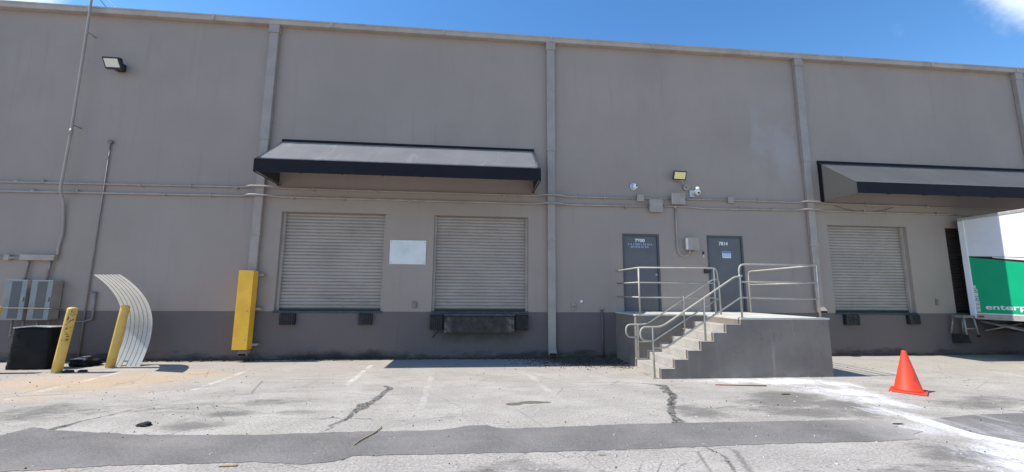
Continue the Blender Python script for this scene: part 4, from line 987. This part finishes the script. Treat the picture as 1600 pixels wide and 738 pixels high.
for k, (z, w) in enumerate(((1.90, .055), (1.80, .085), (1.69, .085), (1.58, .085), (1.47, .095), (1.36, .095), (1.25, .095))): box(bm, x_-.003, x_-.0005, -.365-w, -.362, z, z+.092)
obj('data_label', bm, M['board'], dec)
bm = bmesh.new()
for z in (1.83, 1.60): box(bm, x_-.005, x_-.0032, -.43, -.38, z, z+.02)
obj('data_label', bm, M['black'], dec)
bm = bmesh.new(); box(bm, TX0-.02, TX0-.014, -.52, -.40, TZ0+.055, TZ0+.095, .002); obj('marker_lamp', bm, M['red'], t)
bm = bmesh.new()
for s in (TX0+.55, TX1-.75): box(bm, s, s+.12, TY1-1.5, TY0-.1, .72, .96)
for y in (-.7, -1.8, -2.9, -4, -5.2): box(bm, TX0+.05, TX1-.05, y-.05, y+.05, .96, 1.05)
obj('chassis', bm, M['chassis'], t)
def wheel(x, y, s):
    w = bpy.data.objects.new('wheel', None); COL.objects.link(w); w.parent = t; w.location = Vector((x, y, .42))-t.location
    b_ = bmesh.new(); prof_ = [(.27, -.13), (.40, -.125), (.425, -.09), (.43, 0), (.425, .09), (.40, .125), (.27, .13)]
    rings = [[b_.verts.new((x+h, y+r*math.cos(a), .42+r*math.sin(a))) for a in [2*math.pi*k/28 for k in range(28)]] for r, h in prof_]
    for a, b in zip(rings, rings[1:]+rings[:1]):
        for k in range(28): b_.faces.new((a[k], a[(k+1) % 28], b[(k+1) % 28], b[k]))
    obj('tyre', b_, M['rubber'], w, True)
    b_ = bmesh.new(); disc(b_, (x-.06, y, .42), (1, 0, 0), .275, .12, 24); disc(b_, (x-.10*s-.02, y, .42), (1, 0, 0), .10, .05, 12); obj('rim', b_, M['alu'], w)
for y in (-2.35,):
    for x, s in ((TX0+.2, 1), (TX0+.5, 1), (TX1-.5, -1), (TX1-.2, -1)): wheel(x, y, s)
for x, s in ((TX0+.25, 1), (TX1-.25, -1)): wheel(x, -7.3, s)
obj('axle', tb([(TX0+.2, -2.35, .42), (TX1-.2, -2.35, .42)], .06), M['chassis'], t)
bm = bmesh.new(); prism(bm, [(-6.5, .55), (-6.5, 2.75), (-7.25, 2.75), (-7.85, 1.95), (-8.6, 1.55), (-8.75, .9), (-8.7, .5), (-7.85, .5), (-7.7, .85), (-6.95, .85), (-6.8, .5)], TX0+.12, TX1-.12, axis='x')
bmesh.ops.bevel(bm, geom=bm.edges[:], offset=.04, segments=2, affect='EDGES'); obj('cab', bm, M['truck_white'], t)
bm = bmesh.new(); prism(bm, [(-6.75, 1.85), (-6.75, 2.55), (-7.2, 2.55), (-7.62, 1.85)], TX0+.11, TX0+.118, axis='x'); obj('cab_window', bm, M['glass'], t)
bm = bmesh.new(); prism(bm, [(-7.32, 2.68), (-7.83, 2.0), (-7.85, 2.02), (-7.34, 2.70)], TX0+.25, TX1-.25, axis='x'); obj('windscreen', bm, M['glass'], t)
for x in (TX0+.3, TX1-.55): bm = bmesh.new(); box(bm, x, x+.25, -8.78, -8.72, .95, 1.15, .01); obj('headlight', bm, M['lens'], t)
# tail-lift folded under the rear
G = bpy.data.objects.new('tail_lift', None); COL.objects.link(G); G.parent = t; G.location = Vector((14.6, -.5, .7))-t.location
for a, b, r in (((14.42, -.35, .98), (14.9, -1.25, .72), .035), ((14.42, -.42, .72), (14.85, -.95, .96), .02), ((14.6, -.7, .9), (15.3, -1.5, .62), .045), ((14.9, -.4, .9), (15.7, -1.6, .55), .03), ((14.6, -1.2, .60), (16.6, -1.2, .58), .05)):
    obj('lift_arm', tb([a, b], r, n=8), M['steel'], G)
# aluminium step frame hung on the dock wall beside the truck
t = thing('dock_step', 'small aluminium step frame hanging beside the rear of the truck', 'step', (13.95, -.3, .5))
bm = bmesh.new(); box(bm, 13.80, 14.17, -.42, -.12, 1.07, 1.15, .01); obj('top_tread', bm, M['steel'], t)
for a, b in (((13.83, -.40, 1.08), (13.80, -.44, .60)), ((14.14, -.40, 1.08), (14.17, -.44, .60)), ((13.83, -.14, 1.08), (13.80, -.06, .62)), ((14.14, -.14, 1.08), (14.17, -.06, .62))):
    bm = bmesh.new(); tube(bm, [a, b], .024, 6); obj('leg', bm, M['steel'], t)
bm = bmesh.new(); tube(bm, [(13.81, -.425, .78), (14.16, -.425, .78)], .02, 6); obj('rung', bm, M['steel'], t)
bm = bmesh.new(); prism(bm, [(-.02, .60), (-.20, .60), (-.28, .36), (-.03, .34)], 13.86, 14.14, axis='x'); obj('rubber_pad', bm, M['rubber'], t)
for x in (13.80, 14.17):
    bm = bmesh.new(); box(bm, x-.03, x+.03, -.47, -.41, .54, .61, .006); obj('foot', bm, M['rubber'], t)
bm = bmesh.new(); box(bm, 13.49, 13.54, -.05, -.002, 1.42, 1.60, .006); disc(bm, (13.52, -.05, 1.55), (0, -1, 0), .02, .02, 8)
tag(obj('door_switch', bm, M['old_pipe']), 'small switch on the wall left of the shadowed shutter', 'switch')

# ------------------------------------------------------------------ scraps on the ground
def lump(x, y, a, b, c, seed, n=3):
    bm = bmesh.new(); bmesh.ops.create_icosphere(bm, subdivisions=n, radius=1); rr = random.Random(seed); ph = [rr.uniform(0, 6) for _ in range(6)]
    for v in bm.verts:
        p = v.co.copy(); k = 1+.14*math.sin(p.x*4+ph[0])+.12*math.sin(p.y*6+ph[1])+.08*math.sin(p.z*9+ph[2]+p.x*5)
        v.co = Vector((x+p.x*a*k, y+p.y*b*k, max(.0, c*.4+p.z*c*k)))
    return bm
tag(obj('asphalt_chunk', lump(-4.06, -5.10, .09, .05, .03, 1, 4), M['chunk']), 'black lump of asphalt lying left on the pale yard', 'asphalt lump')
tag(obj('stick', tb([(-1.10, -5.38, .012), (-1.13, -5.6, .014), (-1.22, -5.8, .012), (-1.27, -5.98, .012)], .007, .05, n=6), M['wood']), 'thin brown stick lying across the edge of the dark strip', 'stick')
tag(obj('wood_scrap', bx(-2.40, -2.24, -6.455, -6.425, .002, .014, bev=.003), M['wood']), 'short pale piece of wood at the front left edge of the yard', 'wood scrap')
tag(obj('stick', tb([(4.55, -3.35, .012), (5.0, -3.44, .014), (5.45, -3.5, .012)], .010, n=6), simple('rusty_rod', (.24, .1, .06), .8)), 'thin rusty rod lying in front of the landing', 'rod')
tag(obj('stone', lump(5.62, -5.72, .07, .018, .010, 5), M['chunk']), 'flat dark stone in the white paint spill', 'stone')
tag(obj('stone', lump(5.35, -4.1, .07, .02, .010, 6), M['chunk']), 'flat dark fragment left of the white paint spill', 'stone')
# leaf litter drifted into the corner, and grit all over the yard
def scatter(name, label, gen, n, m, cat=None):
    bm = bmesh.new()
    for _ in range(n):
        x, y, s, hz = gen(); a = random.uniform(0, 6.3); tl = random.uniform(-.5, .5); ln = s*random.uniform(1, 2.2)
        c, sn = math.cos(a), math.sin(a)
        q = [(-ln/2, -s/2), (ln/2, -s/2), (ln/2, s/2), (-ln/2, s/2)]
        lo_ = [bm.verts.new((x+c*u-sn*v, y+sn*u+c*v, .0)) for u, v in q]
        hi_ = [bm.verts.new((x+c*u*.7-sn*v*.7, y+sn*u*.7+c*v*.7, hz*(1+tl*(1 if u > 0 else -1)*.5))) for u, v in q]
        bm.faces.new(hi_)
        for i in range(4): j = (i+1) % 4; bm.faces.new((lo_[i], lo_[j], hi_[j], hi_[i]))
    o = obj(name, bm, m); return tag(o, label, cat, kind='stuff')
def g_leaf():
    while True:
        x = random.gauss(2.9, .75); y = -abs(random.gauss(.15, .55))
        if x < 3.8 and x > .6: return x, y-.01, random.uniform(.008, .022), random.uniform(.004, .018)
scatter('leaf_litter', 'dark leaf litter drifted against the wall left of the landing', g_leaf, 2600, M['litter'], 'leaf litter')
def g_grit(): return random.uniform(-10, 10), random.uniform(-8, -1.6), random.uniform(.004, .011), random.uniform(.006, .014)
scatter('dark_grit', 'dark grit scattered over the yard', g_grit, 260, M['chunk'], 'grit')
def g_pale(): return random.uniform(-9, 9), random.uniform(-8, -1.2), random.uniform(.006, .018), random.uniform(.006, .014)
scatter('pale_grit', 'pale chips scattered over the yard', g_pale, 350, M['pale'], 'grit')
def g_base(): return random.uniform(-8, 3.7), -abs(random.gauss(.02, .06))-.01, random.uniform(.01, .035), random.uniform(.01, .035)
scatter('wall_debris', 'dirt and bits gathered along the foot of the wall', g_base, 900, M['litter'], 'debris')
